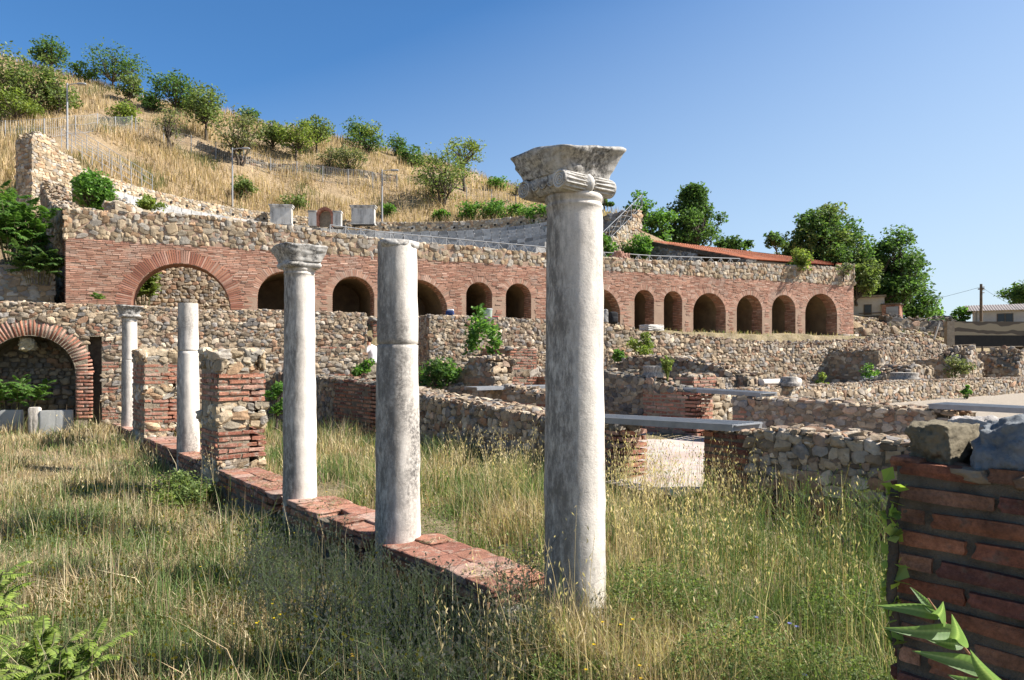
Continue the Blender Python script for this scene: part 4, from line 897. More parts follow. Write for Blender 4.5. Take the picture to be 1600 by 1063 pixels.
f0 = P(925, 346, 47)[:2]; f1 = P(990, 328, 45)[:2]
wall('wing_wall', 'dark shaded stone wall behind the sloping railing right of the nearest column', 'stone wall', [P(850, 350, 49)[:2], P(985, 326, 46)[:2]], .6, 7, [(0, 11.4), (4, 11.6), (7, 11.9)], h=.25, kind='lo', pal='grey', seed=98, stone='stone_far', mortar='mortar_dark', faces=('front', 'top'))
# left wing: the tall ruined end wall with stairs and handrails
g0 = P(50, 300, 34.5)[:2]; g1 = P(142, 300, 37.5)[:2]
LW = math.hypot(g1[0]-g0[0], g1[1]-g0[1])
wall('wing_wall', 'tall ruined stone end wall of the theatre at the upper left', 'stone wall', [g0, g1], 1.2, 7.5, [(0, 13.0), (.3, 13.35), (1.1, 13.3), (1.35, 12.75), (2.6, 12.4), (LW-.6, 11.9), (LW, 11.2)], h=.145, kind='lo', pal='tan', seed=99, stone='stone_far', rag=.15)
h0 = P(140, 270, 38.2)[:2]; h1 = P(300, 340, 40.5)[:2]; LH = math.hypot(h1[0]-h0[0], h1[1]-h0[1]); ST = [(0, 11.7)]
for k in range(12): ST += [(LH*(k+.9)/12, 11.7-k*.26), (LH*(k+.92)/12, 11.7-(k+1)*.26)]
wall('wing_wall', 'low stepped stone wall with pale blocks right of the bright green bush', 'stone wall', [h0, h1], 1.0, 7.5, ST, h=.145, kind='lo', pal='grey', seed=100, stone='stone_far', rag=.04)
def rail2(label, p0, p1, z0, z1, hgt=.95):
    mid = ((p0[0]+p1[0])/2, (p0[1]+p1[1])/2, (z0+z1)/2); root = thing('handrail', label, 'railing', mid, group='handrails beside the upper left stairs'); mb = MB(); n = 7
    for i in range(n+1):
        t = i/n; m2 = MB(); q = np.array([p0[0]+(p1[0]-p0[0])*t, p0[1]+(p1[1]-p0[1])*t, z0+(z1-z0)*t]); tube(m2, [q-[0, 0, .1], q+[0, 0, hgt]], .018, 6); m2.build('post', M['paint'], root)
    for h in (.3, .62, hgt): tube(mb, [(p0[0], p0[1], z0+h), (p1[0], p1[1], z1+h)], .015, 6)
    mb.build('rail', M['paint'], root)
zz = lambda py, Z: CH-(py-HY)/F*Z
rail2('front grey handrail of three bars descending from the tall ruined wall', P(96, 225, 37.6)[:2], P(205, 300, 39.3)[:2], zz(228, 37.6), zz(290, 39.3))
rail2('rear grey handrail of three bars descending beside the dry grass', P(118, 225, 40.0)[:2], P(238, 300, 41.5)[:2], zz(226, 40.), zz(298, 41.5))
# ================================================================== TERRAIN
def sstep(x, a, b):
    t = np.clip((x-a)/(b-a), 0, 1); return t*t*(3-2*t)
def rw_dist(x, y):         # metres behind the retaining wall's face
    return -(x-T0[0])*TU[1]+(y-T0[1])*TU[0]
# hill: thin plate spline through surveyed points
CR = [(-300, 40, 78), (-150, 55, 78), (0, 92, 80), (100, 120, 82), (150, 135, 83), (250, 165, 86), (330, 180, 87), (400, 197, 88), (460, 207, 89), (520, 220, 90), (600, 240, 92), (660, 255, 93), (720, 270, 95), (790, 300, 97), (850, 318, 99), (930, 355, 103), (1020, 400, 106)]
pts = [P(*c) for c in CR]
pts += [(p[0]*1.25, p[1]*1.3, p[2]-1.0) for p in pts[::2]]
pts += [(p[0]*2.2, p[1]*2.3, p[2]*.55) for p in pts[:17:4]]
for k in range(0, 9):       # just outside the perimeter wall
    a = aL-.15+(aR+.08-(aL-.15))*k/8; pts.append((CC[0]+(RO+1.0)*math.cos(a), CC[1]+(RO+1.0)*math.sin(a), 12.3))
for c in [(0, 215, 55), (-150, 205, 54), (60, 214, 52), (130, 205, 57), (250, 218, 62), (300, 240, 62), (420, 268, 64), (520, 282, 66), (620, 291, 68), (740, 305, 71), (850, 330, 73), (20, 265, 42), (0, 300, 38), (40, 330, 36), (-200, 300, 36), (-80, 400, 28)]: pts.append(P(*c))
pts += [P(160, 318, 31.5), P(230, 316, 33)]
pts += [(14, 44, 6.0), (20, 46, 5.2), (26, 52, 5.0), (30, 44, 3.6), (36, 46, 3.6), (46, 50, 3.4), (60, 55, 3.6), (30, 60, 5.2), (45, 65, 4.8), (60, 72, 4.5), (40, 90, 5.5), (80, 90, 4.6), (100, 60, 3.5), (20, 70, 8), (18, 58, 8.5), (12, 52, 10.5), (60, 160, 5), (140, 160, 4), (20, 180, 12), (25, 110, 14)]
pts = np.array(pts)
def tps(pts):
    n = len(pts); d = np.linalg.norm(pts[:, None, :2]-pts[None, :, :2], axis=2); K = d**2*np.log(d+1e-9)+np.eye(n)*6.0
    Pm = np.concatenate([np.ones((n, 1)), pts[:, :2]], 1); A = np.zeros((n+3, n+3)); A[:n, :n] = K; A[:n, n:] = Pm; A[n:, :n] = Pm.T
    c = np.linalg.solve(A, np.concatenate([pts[:, 2], np.zeros(3)]))
    def f(x, y):
        q = np.stack([np.ravel(x), np.ravel(y)], 1).astype(float); out = np.zeros(len(q))
        for i in range(0, len(q), 4000):
            qq = q[i:i+4000]; dd = np.linalg.norm(qq[:, None]-pts[None, :, :2], axis=2); out[i:i+4000] = (dd**2*np.log(dd+1e-9))@c[:n]+c[n]+qq@c[n+1:]
        return out
    return f
TP = tps(pts)
def ground_z(x, y):
    x = np.asarray(x, float); y = np.asarray(y, float); a, b = AB(x, y)
    left = -.46+.32*sstep(-a, 8, 17)
    right = -.10
    sh = .62*sstep(a, -.42, .05); w = sstep(b+sh, -.35, .25); z = left*(1-w)+right*w
    z = np.where(b > 4.2, -.09+.40*sstep(b, 9.6, 12.5)*sstep(-a, 4.5, 7.5), z)
    z = z+.28*sstep(b, 12, 26)*(b > 4.2)*(1-sstep(-a, 4.5, 7.5))
    d = rw_dist(x, y); tt = (x-T0[0])*TU[0]+(y-T0[1])*TU[1]
    hi = 2.85+.15*sstep(d, 1, 3)
    # left of the wall's end the terrace falls away as a bank
    bank = sstep(d, 1.12, 1.42)
    bank_r = sstep(d, .2, 7.5)
    k = sstep(tt, 37.2, 40); tp = TP(x, y).reshape(x.shape)
    hi = hi*(1-k)+k*np.where(d > 8.6, tp-.3, tp)
    z = z+(hi-z)*(bank*(1-k)+bank_r*k)
    q = np.stack([x, y], -1)
    return z+.035*N2(q, .45)+.02*N2b(q, 1.3)
def grid_sheet(name, xs, ys, zf, mat, colf=None, keep=None):
    X, Y = np.meshgrid(xs, ys); Z = zf(X.ravel(), Y.ravel()); V = np.stack([X.ravel(), Y.ravel(), Z], 1); nx, ny = len(xs), len(ys)
    i = np.arange(ny-1)[:, None]*nx; j = np.arange(nx-1)[None]; f = np.stack([i+j, i+j+1, i+nx+j+1, i+nx+j], -1).reshape(-1, 4)
    if keep is not None:
        kk = keep(X.ravel(), Y.ravel()); f = f[kk[f].any(1)]
    mb = MB(); mb.add(V, f, np.ones((len(V), 3)) if colf is None else colf(V)); o = mb.build(name, mat, None, loc=(0, 0, 0)); o['kind'] = 'structure'; return o
grid_sheet('ground', np.concatenate([np.arange(-30, 16, .22), np.arange(16, 60, .8)]), np.concatenate([np.arange(-6, 24, .22), np.arange(24, 47, .6)]), ground_z, M['ground'])
# the pale floor of the excavated room and the gravel yard
def strip(name, poly, z, mat, n=30):
    p = np.array(poly, float); mb = MB(); t = np.linspace(0, 1, n); U, Vv = np.meshgrid(t, t); U = U.ravel()[:, None]; Vv = Vv.ravel()[:, None]
    q = (p[0]*(1-U)+p[1]*U)*(1-Vv)+(p[3]*(1-U)+p[2]*U)*Vv; zz = z+.012*N2(q, 1.1); i = np.arange(n-1)[:, None]*n; j = np.arange(n-1)[None]
    mb.add(np.concatenate([q, zz[:, None]], 1), np.stack([i+j, i+j+1, i+n+j+1, i+n+j], -1).reshape(-1, 4)); o = mb.build(name, mat, None, loc=(0, 0, 0)); o['kind'] = 'structure'; return o
strip('mosaic_floor', [G(-7.5, 4.25), G(4, 4.25), G(4, 9.15), G(-7.5, 9.15)], .0, M['floor'])
strip('room_threshold', [G(-3.1, 3.4), G(-1.84, 3.4), G(-1.84, 4.4), G(-3.1, 4.4)], .03, M['floor'], 8)
strip('gravel_yard', [G(-5.6, 12.0), G(9, 10.2), G(9, 40), G(-4.9, 40)], .42, M['gravel'])
def hill_z(x, y):
    x = np.ravel(np.asarray(x, float)); y = np.ravel(np.asarray(y, float)); z = TP(x, y); q = np.stack([x, y], 1)
    z = z+.16*N2(q, .16)+.08*N2b(q, .4)
    d = np.hypot(x-CC[0], y-CC[1]); ang = np.arctan2(y-CC[1], x-CC[0]); 
    z = np.where(d < RO+.35, np.minimum(z, 12-(RO-d)*.6-1.2), z)     # scooped out below the seating
    fd = -(x-FL[0])*FU[1]+(y-FL[1])*FU[0]; fs = (x-FL[0])*FU[0]+(y-FL[1])*FU[1]
    z = np.where((fd < 9.5) & (fs > -1.5) & (fs < fp.L+.5), np.minimum(z, 2.6), z)
    z = np.where((fd < 6.5) & (fs <= -1.5) & (fd < 7), np.minimum(z, 3+np.maximum(0, fd)*.9), z)
    return z
grid_sheet('hillside', np.concatenate([np.arange(-110, -75, 4), np.arange(-75, 40, .8), np.arange(40, 150, 3)]), np.concatenate([np.arange(22, 112, .8), np.arange(112, 240, 6)]), hill_z, M['hill'],
           keep=lambda x, y: (-(x-FL[0])*FU[1]+(y-FL[1])*FU[0] > 1.0) & (rw_dist(x, y) > np.where((x-T0[0])*TU[0]+(y-T0[1])*TU[1] > 36.8, 8.0, 4.2)))
mb = MB(); mb.add([(-3000, -3000, -4), (3000, -3000, -4), (3000, 3000, -4), (-3000, 3000, -4)], [[0, 1, 2, 3]]); o = mb.build('plain', M['hill'], None, loc=(0, 0, 0)); o['kind'] = 'structure'
# earth bank of the terrace behind the perimeter etc. are part of the hillside
# ------------------------------------------------------------------ hillside stone wall and fences
def on_hill(px, Zs):
    pass
def ray_hill(px, py, z0=20., z1=120.):
    """where the view ray of a photo pixel meets the hill"""
    Zs = np.arange(z0, z1, .25); x = (px-800)/F*Zs; zr = CH-(py-HY)/F*Zs; h = hill_z(x, Zs); k = np.where(zr < h)[0]
    Z = Zs[k[0]] if len(k) else 88.
    x = (px-800)/F*Z; return np.array([x, Z, float(hill_z(x, Z)[0])])
def fence(label, knots, hgt, group, step=2.2):
    pts = np.array([ray_hill(a, b, c, d) for a, b, c, d in knots]); pth = Path(pts[:, :2]); mid = pth.at(pth.L/2)[0]; zm = float(hill_z(*mid)[0])
    root = thing('mesh_fence', label, 'fence', (mid[0], mid[1], zm), group=group); n = int(pth.L/step); s = np.linspace(0, pth.L, n+1); p = pth.at(s)[0]; z = hill_z(p[:, 0], p[:, 1])
    for i in range(n+1):
        mb = MB(); tube(mb, [(p[i, 0], p[i, 1], z[i]-.2), (p[i, 0], p[i, 1], z[i]+hgt)], .04, 6); mb.build('post', M['paint'], root)
    s = np.arange(0, pth.L, .17); p = pth.at(s)[0]; z = hill_z(p[:, 0], p[:, 1]); mb = MB()
    for i in range(len(s)): tube(mb, [(p[i, 0], p[i, 1], z[i]+.05), (p[i, 0], p[i, 1], z[i]+hgt-.05)], .006, 3, cap=False)
    for h in (.08, hgt*.5, hgt-.05): tube(mb, np.stack([p[:, 0], p[:, 1], z+h], 1)[::4], .012, 4, cap=False)
    mb.build('wire_mesh', M['metal'], root, smooth=False); return pth
FG = 'mesh fences along the hillside path'
fence('pale mesh fence at the far left above the tall ruined wall', [(-60, 222, 40, 80), (0, 220, 40, 80), (60, 217, 40, 80), (130, 210, 40, 80), (206, 207, 44, 80)], 1.5, FG)
fence('long mesh fence along the path across the middle of the dry hillside', [(212, 212, 45, 90), (296, 238, 48, 90), (340, 250, 48, 90), (415, 270, 50, 90), (460, 278, 50, 90), (620, 297, 50, 95)], 1.55, FG)
fence('thin mesh fence at the right end of the hillside below the light green tree', [(690, 303, 60, 95), (760, 318, 60, 95), (845, 338, 60, 97)], 1.4, FG)
kn = [ray_hill(a, b, 50, 100) for a, b in ((300, 238), (350, 252), (415, 268), (500, 276), (560, 284), (620, 290))]
pp_ = np.array(kn); pth = Path(pp_[:, :2]+np.array([0, .9])); zz_ = hill_z(pth.p[:, 0], pth.p[:, 1])
wall('path_wall', 'grey dry stone wall above the hillside path behind the mesh fence', 'stone wall', [tuple(q) for q in pth.p], .6, [(s, z-.6) for s, z in zip(pth.s, zz_)], [(s, z+.62) for s, z in zip(pth.s, zz_)], h=.24, kind='lo', pal='dusky', seed=110, stone='stone_far', faces=('front', 'top'), rag=.2)
# lamps
def lamp(px, ytop, ybot, Z, label):
    x, y, z = P(px, ybot, Z); h = (ybot-ytop)/F*Z; root = local(thing('street_lamp', label, 'street lamp', (x, y, z), 0, 'lamp posts on the slope')); mb = MB(); tube(mb, [(0, 0, -.6), (0, 0, h)], [.075, .055], 8); mb.build('pole', M['paint'], root)
    mb = MB(); tube(mb, [(0, 0, h-.15), (.5, 0, h-.05), (.8, 0, h-.06)], .03, 6); mb.build('arm', M['paint'], root); mb = MB(); V, Fc = cubegrid(4); L = np.linalg.norm(V, axis=1)[:, None]; mb.add((V*.4+V/L*.6)*np.array([.36, .14, .075])+np.array([1.05, 0, h-.07]), Fc); mb.build('lamp_head', M['paint'], root); return root
lamp(105, 130, 222, 50, 'tall lamp post at the upper left beside the pale fence')
lamp(363, 231, 312, 54, 'lamp post behind the left marble block beside a green shrub')
lamp(597, 265, 340, 57, 'lamp post on the slope right of the two marble blocks')
# ================================================================== TREES AND BUSHES
GREENS = {'lime': [(.24, .32, .06), (.19, .27, .05), (.28, .34, .09), (.15, .22, .05)], 'olive': [(.13, .175, .055), (.10, .145, .045), (.16, .20, .07), (.08, .115, .035)], 'deep': [(.06, .115, .03), (.042, .085, .025), (.08, .145, .04), (.095, .16, .045)],
          'bright': [(.10, .20, .035), (.075, .16, .03), (.13, .23, .05), (.06, .13, .03)], 'yellow': [(.17, .22, .045), (.13, .18, .04), (.20, .24, .07), (.10, .14, .03)], 'dusty': [(.15, .175, .08), (.12, .145, .065), (.18, .19, .09), (.10, .115, .055)]}
def leafcards(mb, c, size, pal, r, up=.5, asp=.55, j=.18):
    n = len(c); d = r.normal(size=(n, 3)); d[:, 2] = d[:, 2]*.6; d /= np.linalg.norm(d, axis=1)[:, None]
    nn = r.normal(size=(n, 3)); nn[:, 2] += up*2; t = np.cross(nn, d); t /= np.linalg.norm(t, axis=1)[:, None]+1e-9
    s = size*r.uniform(.6, 1.35, n)[:, None]; a = c-d*s*.5; b = c+d*s*.5; w = t*s*asp*.5; nrm = np.cross(d, t)
    V = np.stack([a, c*1.0+w-nrm*s*.06, b, c-w-nrm*s*.06], 1); p = np.array(GREENS[pal]); col = p[r.integers(0, len(p), n)]*np.exp(r.normal(.25, j, (n, 1)))
    mb.add(V.reshape(-1, 3), np.arange(4*n).reshape(n, 4), np.repeat(col, 4, 0))
def tree(name, label, base, h, rad, n, leaf, pal, seed, trunk_h=.3, trunk_r=.1, cat='tree', group=None, blobs=None, nc=22, stems=1, shape='round', spread=.36, gap=0.0, lean=(0, 0), pal2=None):
    r = np.random.default_rng(seed); root = local(thing(name, label, cat, base, r.uniform(0, 6) if blobs is None else 0, group)); br = MB(); lf = MB()
    ch = h*(1-trunk_h); c0 = np.array([lean[0], lean[1], h*trunk_h+ch*.5])
    # clump centres through the crown volume
    if blobs is None:
        C = []
        while len(C) < nc:
            q = r.uniform(-1, 1, 3); d = np.linalg.norm(q)
            if d > 1 or d < .25*r.random(): continue
            t = (q[2]+1)/2; k = 1.0
            if shape == 'cone': k = (1-t)**.65*1.15+.12
            elif shape == 'dome': k = math.sqrt(max(.05, 1-t*t*.9))*1.05
            elif shape == 'vase': k = .45+.65*t
            C.append(c0+np.array([q[0]*rad*k*.84, q[1]*rad*k*.84, q[2]*ch*.5*.86]))
        C = np.array(C)
    else: C = np.array(blobs)
    R_ = r.uniform(.7, 1.3, len(C))*spread*min(rad, ch*.7)
    if stems == 1: tops = [np.array([lean[0]*.5, lean[1]*.5, h*trunk_h])]
    else: tops = [np.array([math.cos(k*2.4+seed)*rad*.22, math.sin(k*2.4+seed)*rad*.22, h*trunk_h*r.uniform(.8, 1.3)]) for k in range(stems)]
    for q in tops:
        m = q*.5+np.append(r.normal(0, .03*h, 2), 0); tube(br, [(q[0]*.2, q[1]*.2, -.25), m, q], [trunk_r*1.25, trunk_r, trunk_r*.75], 7)
    if stems == 1: tube(br, [tops[0], tops[0]+[0, 0, ch*.35], c0+[0, 0, ch*.3]], [trunk_r*.75, trunk_r*.45, trunk_r*.1], 6)
    for c in C:
        q = tops[int(np.argmin([np.linalg.norm(c-t) for t in tops]))]; mid = q*.45+c*.55+r.normal(0, .06*h, 3)*np.array([1, 1, .3]); tube(br, [q*1.0, mid, c], [trunk_r*.5, trunk_r*.28, trunk_r*.08], 5, cap=False)
        for k in range(3): tube(br, [mid, c+r.normal(0, .4, 3)*R_.mean()], [trunk_r*.2, trunk_r*.05], 4, cap=False)
    k = r.integers(0, len(C), n); d = r.normal(size=(n, 3)); d /= np.linalg.norm(d, axis=1)[:, None]; rr = r.random(n)**.45
    pts = C[k]+d*(R_[k]*rr)[:, None]*np.array([1.1, 1.1, .8])*1.35
    nz = N3(pts+seed, 2.2/max(.5, rad*.6)); ok = nz > -.95+gap+r.normal(0, .3, n); pts = pts[ok]
    kk = k[ok]
    if pal2 is not None:
        sel = (kk % 3 == 0); leafcards(lf, pts[sel], leaf, pal2, r); pts = pts[~sel]
    leafcards(lf, pts, leaf, pal, r)
    br.build('trunk', M['bark'], root); lf.build('crown', M['leaf'], root, smooth=False); return root
def htree(px, ybase, ytop, wpx, pal, seed, label, zr=(45, 110), n=2600, leaf=.30, Z=None, name='olive_tree', **kw):
    if name == 'olive_tree': n = int(n*.85); kw['gap'] = kw.get('gap', 0)+.12
    if kw.get('cat') == 'bush': ybase = ybase+.10*(ybase-ytop); kw['trunk_h'] = .0
    b = ray_hill(px, ybase, *zr) if Z is None else np.array(P(px, ybase, Z)); Z = b[1]; h = (ybase-ytop)/F*Z; return tree(name, label, (b[0], b[1], b[2]-.1), h, wpx/2/F*Z, n, leaf, pal, seed, trunk_r=.035*h**.8, group=kw.pop('group', 'trees scattered on the dry hill'), **kw)
htree(80, 118, 57, 62, 'deep', 201, 'dark green tree on the ridge above the big olive tree at left', shape='dome', n=2600)
htree(176, 142, 70, 84, 'deep', 202, 'dark rounded tree standing on the skyline at upper left', trunk_h=.2, n=3200, nc=26)
htree(128, 128, 98, 40, 'deep', 203, 'low dark bush on the skyline between the two dark ridge trees', trunk_h=.05, n=1300, nc=12)
htree(30, 185, 82, 120, 'olive', 204, 'large grey green tree at the upper left edge', n=5000, nc=34, trunk_h=.12)
htree(92, 182, 110, 60, 'olive', 2041, 'grey green tree merging with the large tree at the upper left edge', n=2400, nc=18, trunk_h=.15)
htree(26, 198, 140, 74, 'yellow', 205, 'small light green tree with thin trunk at the left edge above the fence', n=2600, trunk_h=.25, leaf=.24)
htree(203, 162, 117, 40, 'olive', 206, 'small rounded tree below the skyline tree at upper left', trunk_h=.2, n=1700)
htree(192, 194, 160, 46, 'yellow', 207, 'light green bush under the small rounded tree at upper left', trunk_h=.05, n=1500, cat='bush', name='bush')
htree(276, 178, 112, 72, 'deep', 208, 'dense dark tree on the skyline left of centre hill', n=3400, nc=26, trunk_h=.15)
htree(236, 172, 145, 40, 'deep', 209, 'low dark shrub at the left foot of the dense skyline tree', trunk_h=.03, n=1100, cat='bush', name='bush')
htree(322, 220, 133, 66, 'olive', 210, 'tall olive tree with visible trunk in front of the dense skyline tree', trunk_h=.3, n=3200)
htree(265, 239, 165, 54, 'dusty', 211, 'sparse half bare olive tree in the dry grass at left', n=900, gap=.5, trunk_h=.28, stems=3, leaf=.24)
htree(374, 259, 176, 78, 'dusty', 212, 'grey leaved spreading olive tree beside the lamp post', n=2300, gap=.25, stems=3, trunk_h=.25, leaf=.26)
htree(392, 190, 170, 32, 'deep', 213, 'small dark bush peeking over the hill crest', trunk_h=.02, n=700, cat='bush', name='bush')
htree(426, 236, 190, 56, 'olive', 214, 'dark low olive tree between the grey and the light green trees', n=2000, trunk_h=.15)
htree(463, 252, 190, 62, 'yellow', 215, 'light green olive tree with leaning trunk on the middle hill', n=2600, trunk_h=.3, leaf=.26)
htree(494, 240, 180, 50, 'olive', 216, 'upright olive tree behind the light green leaning one', n=2000, trunk_h=.25)
htree(548, 268, 228, 50, 'dusty', 217, 'pale rounded shrub on the slope below the ridge shrubs', n=1800, trunk_h=.04, cat='bush', name='bush', leaf=.22)
htree(515, 262, 225, 36, 'dusty', 218, 'thin pale shrub left of the pale rounded shrub', n=700, trunk_h=.1, cat='bush', name='bush', leaf=.22)
htree(576, 236, 185, 66, 'deep', 219, 'large ridge shrub with some brown leaves on the skyline', n=2800, nc=20, trunk_h=.08, pal2='yellow', cat='bush', name='bush')
htree(620, 240, 205, 36, 'deep', 220, 'small pointed dark shrub on the skyline right of the ridge shrub', n=1200, trunk_h=.05, shape='cone', cat='bush', name='bush')
htree(645, 256, 230, 46, 'deep', 221, 'low dark shrub sloping down along the skyline', n=1200, trunk_h=.03, cat='bush', name='bush')
htree(690, 325, 238, 98, 'olive', 222, 'wide multi stemmed shrub on the slope right of the third lamp post', n=4200, nc=30, stems=5, trunk_h=.2, leaf=.26, gap=.2)
htree(727, 300, 209, 64, 'yellow', 223, 'airy light green tree on the skyline left of the tall column capital', n=2200, nc=18, stems=2, trunk_h=.45, leaf=.26, gap=.15, zr=(60, 110))
htree(776, 294, 274, 40, 'bright', 224, 'bright low bush on the skyline near the tall column capital', n=900, trunk_h=.03, cat='bush', name='bush')
htree(806, 318, 283, 26, 'dusty', 225, 'tiny half bare tree next to the tall column capital', n=350, trunk_h=.35, gap=.3, leaf=.2)
htree(380, 311, 270, 36, 'olive', 226, 'rounded green shrub at the foot of the middle lamp post', n=1700, trunk_h=.03, cat='bush', name='bush', leaf=.2)
htree(458, 325, 300, 46, 'olive', 227, 'low shrub behind the left marble block', n=1200, trunk_h=.03, cat='bush', name='bush', leaf=.2)
htree(604, 338, 315, 26, 'bright', 228, 'small green shrub at the foot of the third lamp post', n=900, trunk_h=.03, cat='bush', name='bush', leaf=.2)
for i, (px, yb, yt, w) in enumerate([(735, 343, 316, 60), (775, 343, 312, 50), (812, 344, 318, 50), (843, 346, 318, 44), (690, 342, 328, 40)]):
    htree(px, yb, yt, w, 'bright', 230+i, ['broad bright shrub above the theatre wall', 'upright bright shrub second in the row above the theatre wall', 'bright shrub left of the nearest column above the theatre wall', 'bright shrub half behind the nearest column', 'lowest green shrub at the left end of the row above the theatre wall'][i], n=1500, trunk_h=.03, cat='bush', name='bush', leaf=.24, zr=(50, 90), group='green shrubs behind the theatre wall')
# right hand trees
GT = 'big trees behind the arcade'
def rtree(px, yb, yt, w, Z, pal, seed, label, n, leaf=.30, **kw): return htree(px, yb, yt, w, pal, seed, label, n=n, leaf=leaf, Z=Z, name=kw.pop('name', 'broadleaf_tree'), group=GT, **kw)
rtree(1085, 400, 282, 108, 56, 'deep', 250, 'tall dark pyramidal tree behind the red tiled roof', 15000, shape='cone', nc=64, trunk_h=.05, spread=.22, leaf=.27)
rtree(1002, 392, 291, 52, 52, 'bright', 251, 'light slender tree right of the theatre end wall', 2600, nc=20, trunk_h=.1, gap=.2, leaf=.26, shape='dome')
rtree(1030, 395, 322, 52, 50, 'bright', 252, 'bright green tree between the theatre end wall and the tall dark tree', 3000, nc=18, trunk_h=.05, leaf=.26)
rtree(1150, 400, 368, 60, 52, 'deep', 253, 'low dark tree right of the tall pyramidal tree', 2000, nc=14, trunk_h=.02)
rtree(1288, 462, 311, 138, 50, 'deep', 254, 'huge dark rounded tree above the right end of the arcade', 24000, nc=90, trunk_h=.08, spread=.22, shape='dome', pal2='olive', leaf=.26)
rtree(1385, 505, 355, 128, 54, 'deep', 255, 'spreading dark tree behind the little whitewashed house', 20000, nc=72, trunk_h=.10, spread=.22, leaf=.28)
rtree(1338, 470, 390, 60, 49, 'olive', 256, 'olive toned tree bulging beside the right end of the arcade', 3600, nc=20, trunk_h=.05, leaf=.3)
rtree(1432, 508, 435, 76, 58, 'deep', 257, 'low light edged tree right of the brick outhouse', 4200, nc=22, trunk_h=.05, pal2='bright')
rtree(1212, 402, 355, 36, 47, 'deep', 258, 'thin branch like tree left of the huge dark tree', 700, nc=9, trunk_h=.3, gap=.3)
rtree(1592, 490, 438, 46, 75, 'deep', 259, 'dark round tree at the right edge behind the low house', 2200, nc=16, trunk_h=.2, leaf=.4)
rtree(945, 345, 296, 24, 60, 'deep', 260, 'dark tree tip right behind the nearest column', 900, nc=8, trunk_h=.1)
for i, (px, yb, yt, w, Z, lab) in enumerate([(1445, 512, 492, 70, 62, 'dark hedge mass right of the brick outhouse'), (1490, 514, 493, 60, 64, 'dark hedge mass left of the low house'), (1465, 500, 478, 26, 66, 'small bright shrub top above the hedge'), (1502, 500, 480, 24, 64, 'second small bright shrub beside the low house')]):
    htree(px, yb, yt, w, 'deep' if i < 2 else 'bright', 270+i, lab, n=1800 if i < 2 else 700, nc=14, Z=Z, trunk_h=.02, name='hedge' if i < 2 else 'bush', cat='hedge' if i < 2 else 'bush', leaf=.3, group='hedges by the houses')
htree(1242, 424, 384, 46, 'yellow', 280, 'yellow green bush growing on the arcade top before the tiled roof', Z=36.8, n=1600, nc=14, trunk_h=.03, cat='bush', name='bush', leaf=.2, group='bushes on the ruins')
htree(1318, 428, 405, 24, 'dusty', 281, 'thin dry bush at the right end of the arcade top', Z=37.6, n=300, nc=8, trunk_h=.03, cat='bush', name='bush', leaf=.2, gap=.3, group='bushes on the ruins')
htree(150, 330, 258, 62, 'bright', 282, 'dense bright green bush on top of the left end of the arcade', Z=30, n=5000, nc=30, trunk_h=.05, cat='bush', name='bush', leaf=.16, shape='dome', group='bushes on the ruins')
htree(230, 322, 300, 60, 'yellow', 2821, 'low yellowish weeds on the upper wall right of the bright bush', Z=32, n=1200, nc=14, trunk_h=.03, cat='bush', name='bush', leaf=.16, gap=.2, group='bushes on the ruins')
htree(944, 412, 360, 44, 'bright', 283, 'green bush at the foot of the theatre end wall beside the nearest column', Z=40.5, n=1600, nc=14, trunk_h=.03, cat='bush', name='bush', leaf=.22, group='bushes on the ruins')
htree(1000, 400, 362, 50, 'bright', 284, 'green bush between the theatre end wall and the tiled shed', Z=41.5, n=1800, nc=14, trunk_h=.03, cat='bush', name='bush', leaf=.22, group='bushes on the ruins')
htree(683, 600, 553, 62, 'deep', 285, 'dark leafy bush before the retaining wall right of the pale cracked column', Z=19.5, n=1700, nc=14, trunk_h=.03, cat='bush', name='bush', leaf=.13, pal2='bright', group='bushes on the ruins')
htree(568, 588, 548, 30, 'bright', 286, 'small bright bush in the passage left of the pale cracked column', Z=20.5, n=800, nc=8, trunk_h=.03, cat='bush', name='bush', leaf=.12, group='bushes on the ruins')
htree(432, 640, 588, 44, 'bright', 287, 'leafy bush in the gap between the near brick pier and middle column', Z=14.5, n=1600, nc=12, trunk_h=.03, cat='bush', name='bush', leaf=.09, group='bushes on the ruins')
htree(1003, 556, 513, 42, 'yellow', 288, 'yellow green bush on the crumbling retaining wall right of the nearest column', Z=25.8, n=1300, nc=12, trunk_h=.03, cat='bush', name='bush', leaf=.12, group='bushes on the ruins')
htree(967, 563, 535, 26, 'bright', 289, 'small bright plant beside the nearest column on the rubble', Z=24.0, n=600, nc=8, trunk_h=.03, cat='bush', name='bush', leaf=.12, group='bushes on the ruins')
htree(1362, 592, 560, 30, 'bright', 290, 'bright weed at the foot of the projecting broken pier', Z=28, n=600, nc=8, trunk_h=.03, cat='bush', name='bush', leaf=.12, shape='cone', group='bushes on the ruins')
htree(1492, 580, 553, 46, 'dusty', 291, 'dusty bush growing among the rubble mounds at right', Z=31, n=900, nc=10, trunk_h=.03, cat='bush', name='bush', leaf=.14, group='bushes on the ruins')
htree(1510, 624, 592, 14, 'bright', 292, 'upright weed in front of the low yard wall at right', Z=22, n=420, nc=7, trunk_h=.03, cat='bush', name='bush', leaf=.09, shape='cone', group='bushes on the ruins')
htree(1285, 600, 578, 20, 'yellow', 293, 'dry yellowish weed behind the low yard wall', Z=20, n=300, nc=6, trunk_h=.05, cat='bush', name='bush', leaf=.10, gap=.2, group='bushes on the ruins')
htree(280, 790, 728, 100, 'olive', 294, 'dark weedy shrub at the foot of the larger brick pier', Z=9.6, n=5000, nc=26, trunk_h=.03, cat='bush', name='bush', leaf=.05, pal2='yellow', group='bushes on the ruins')
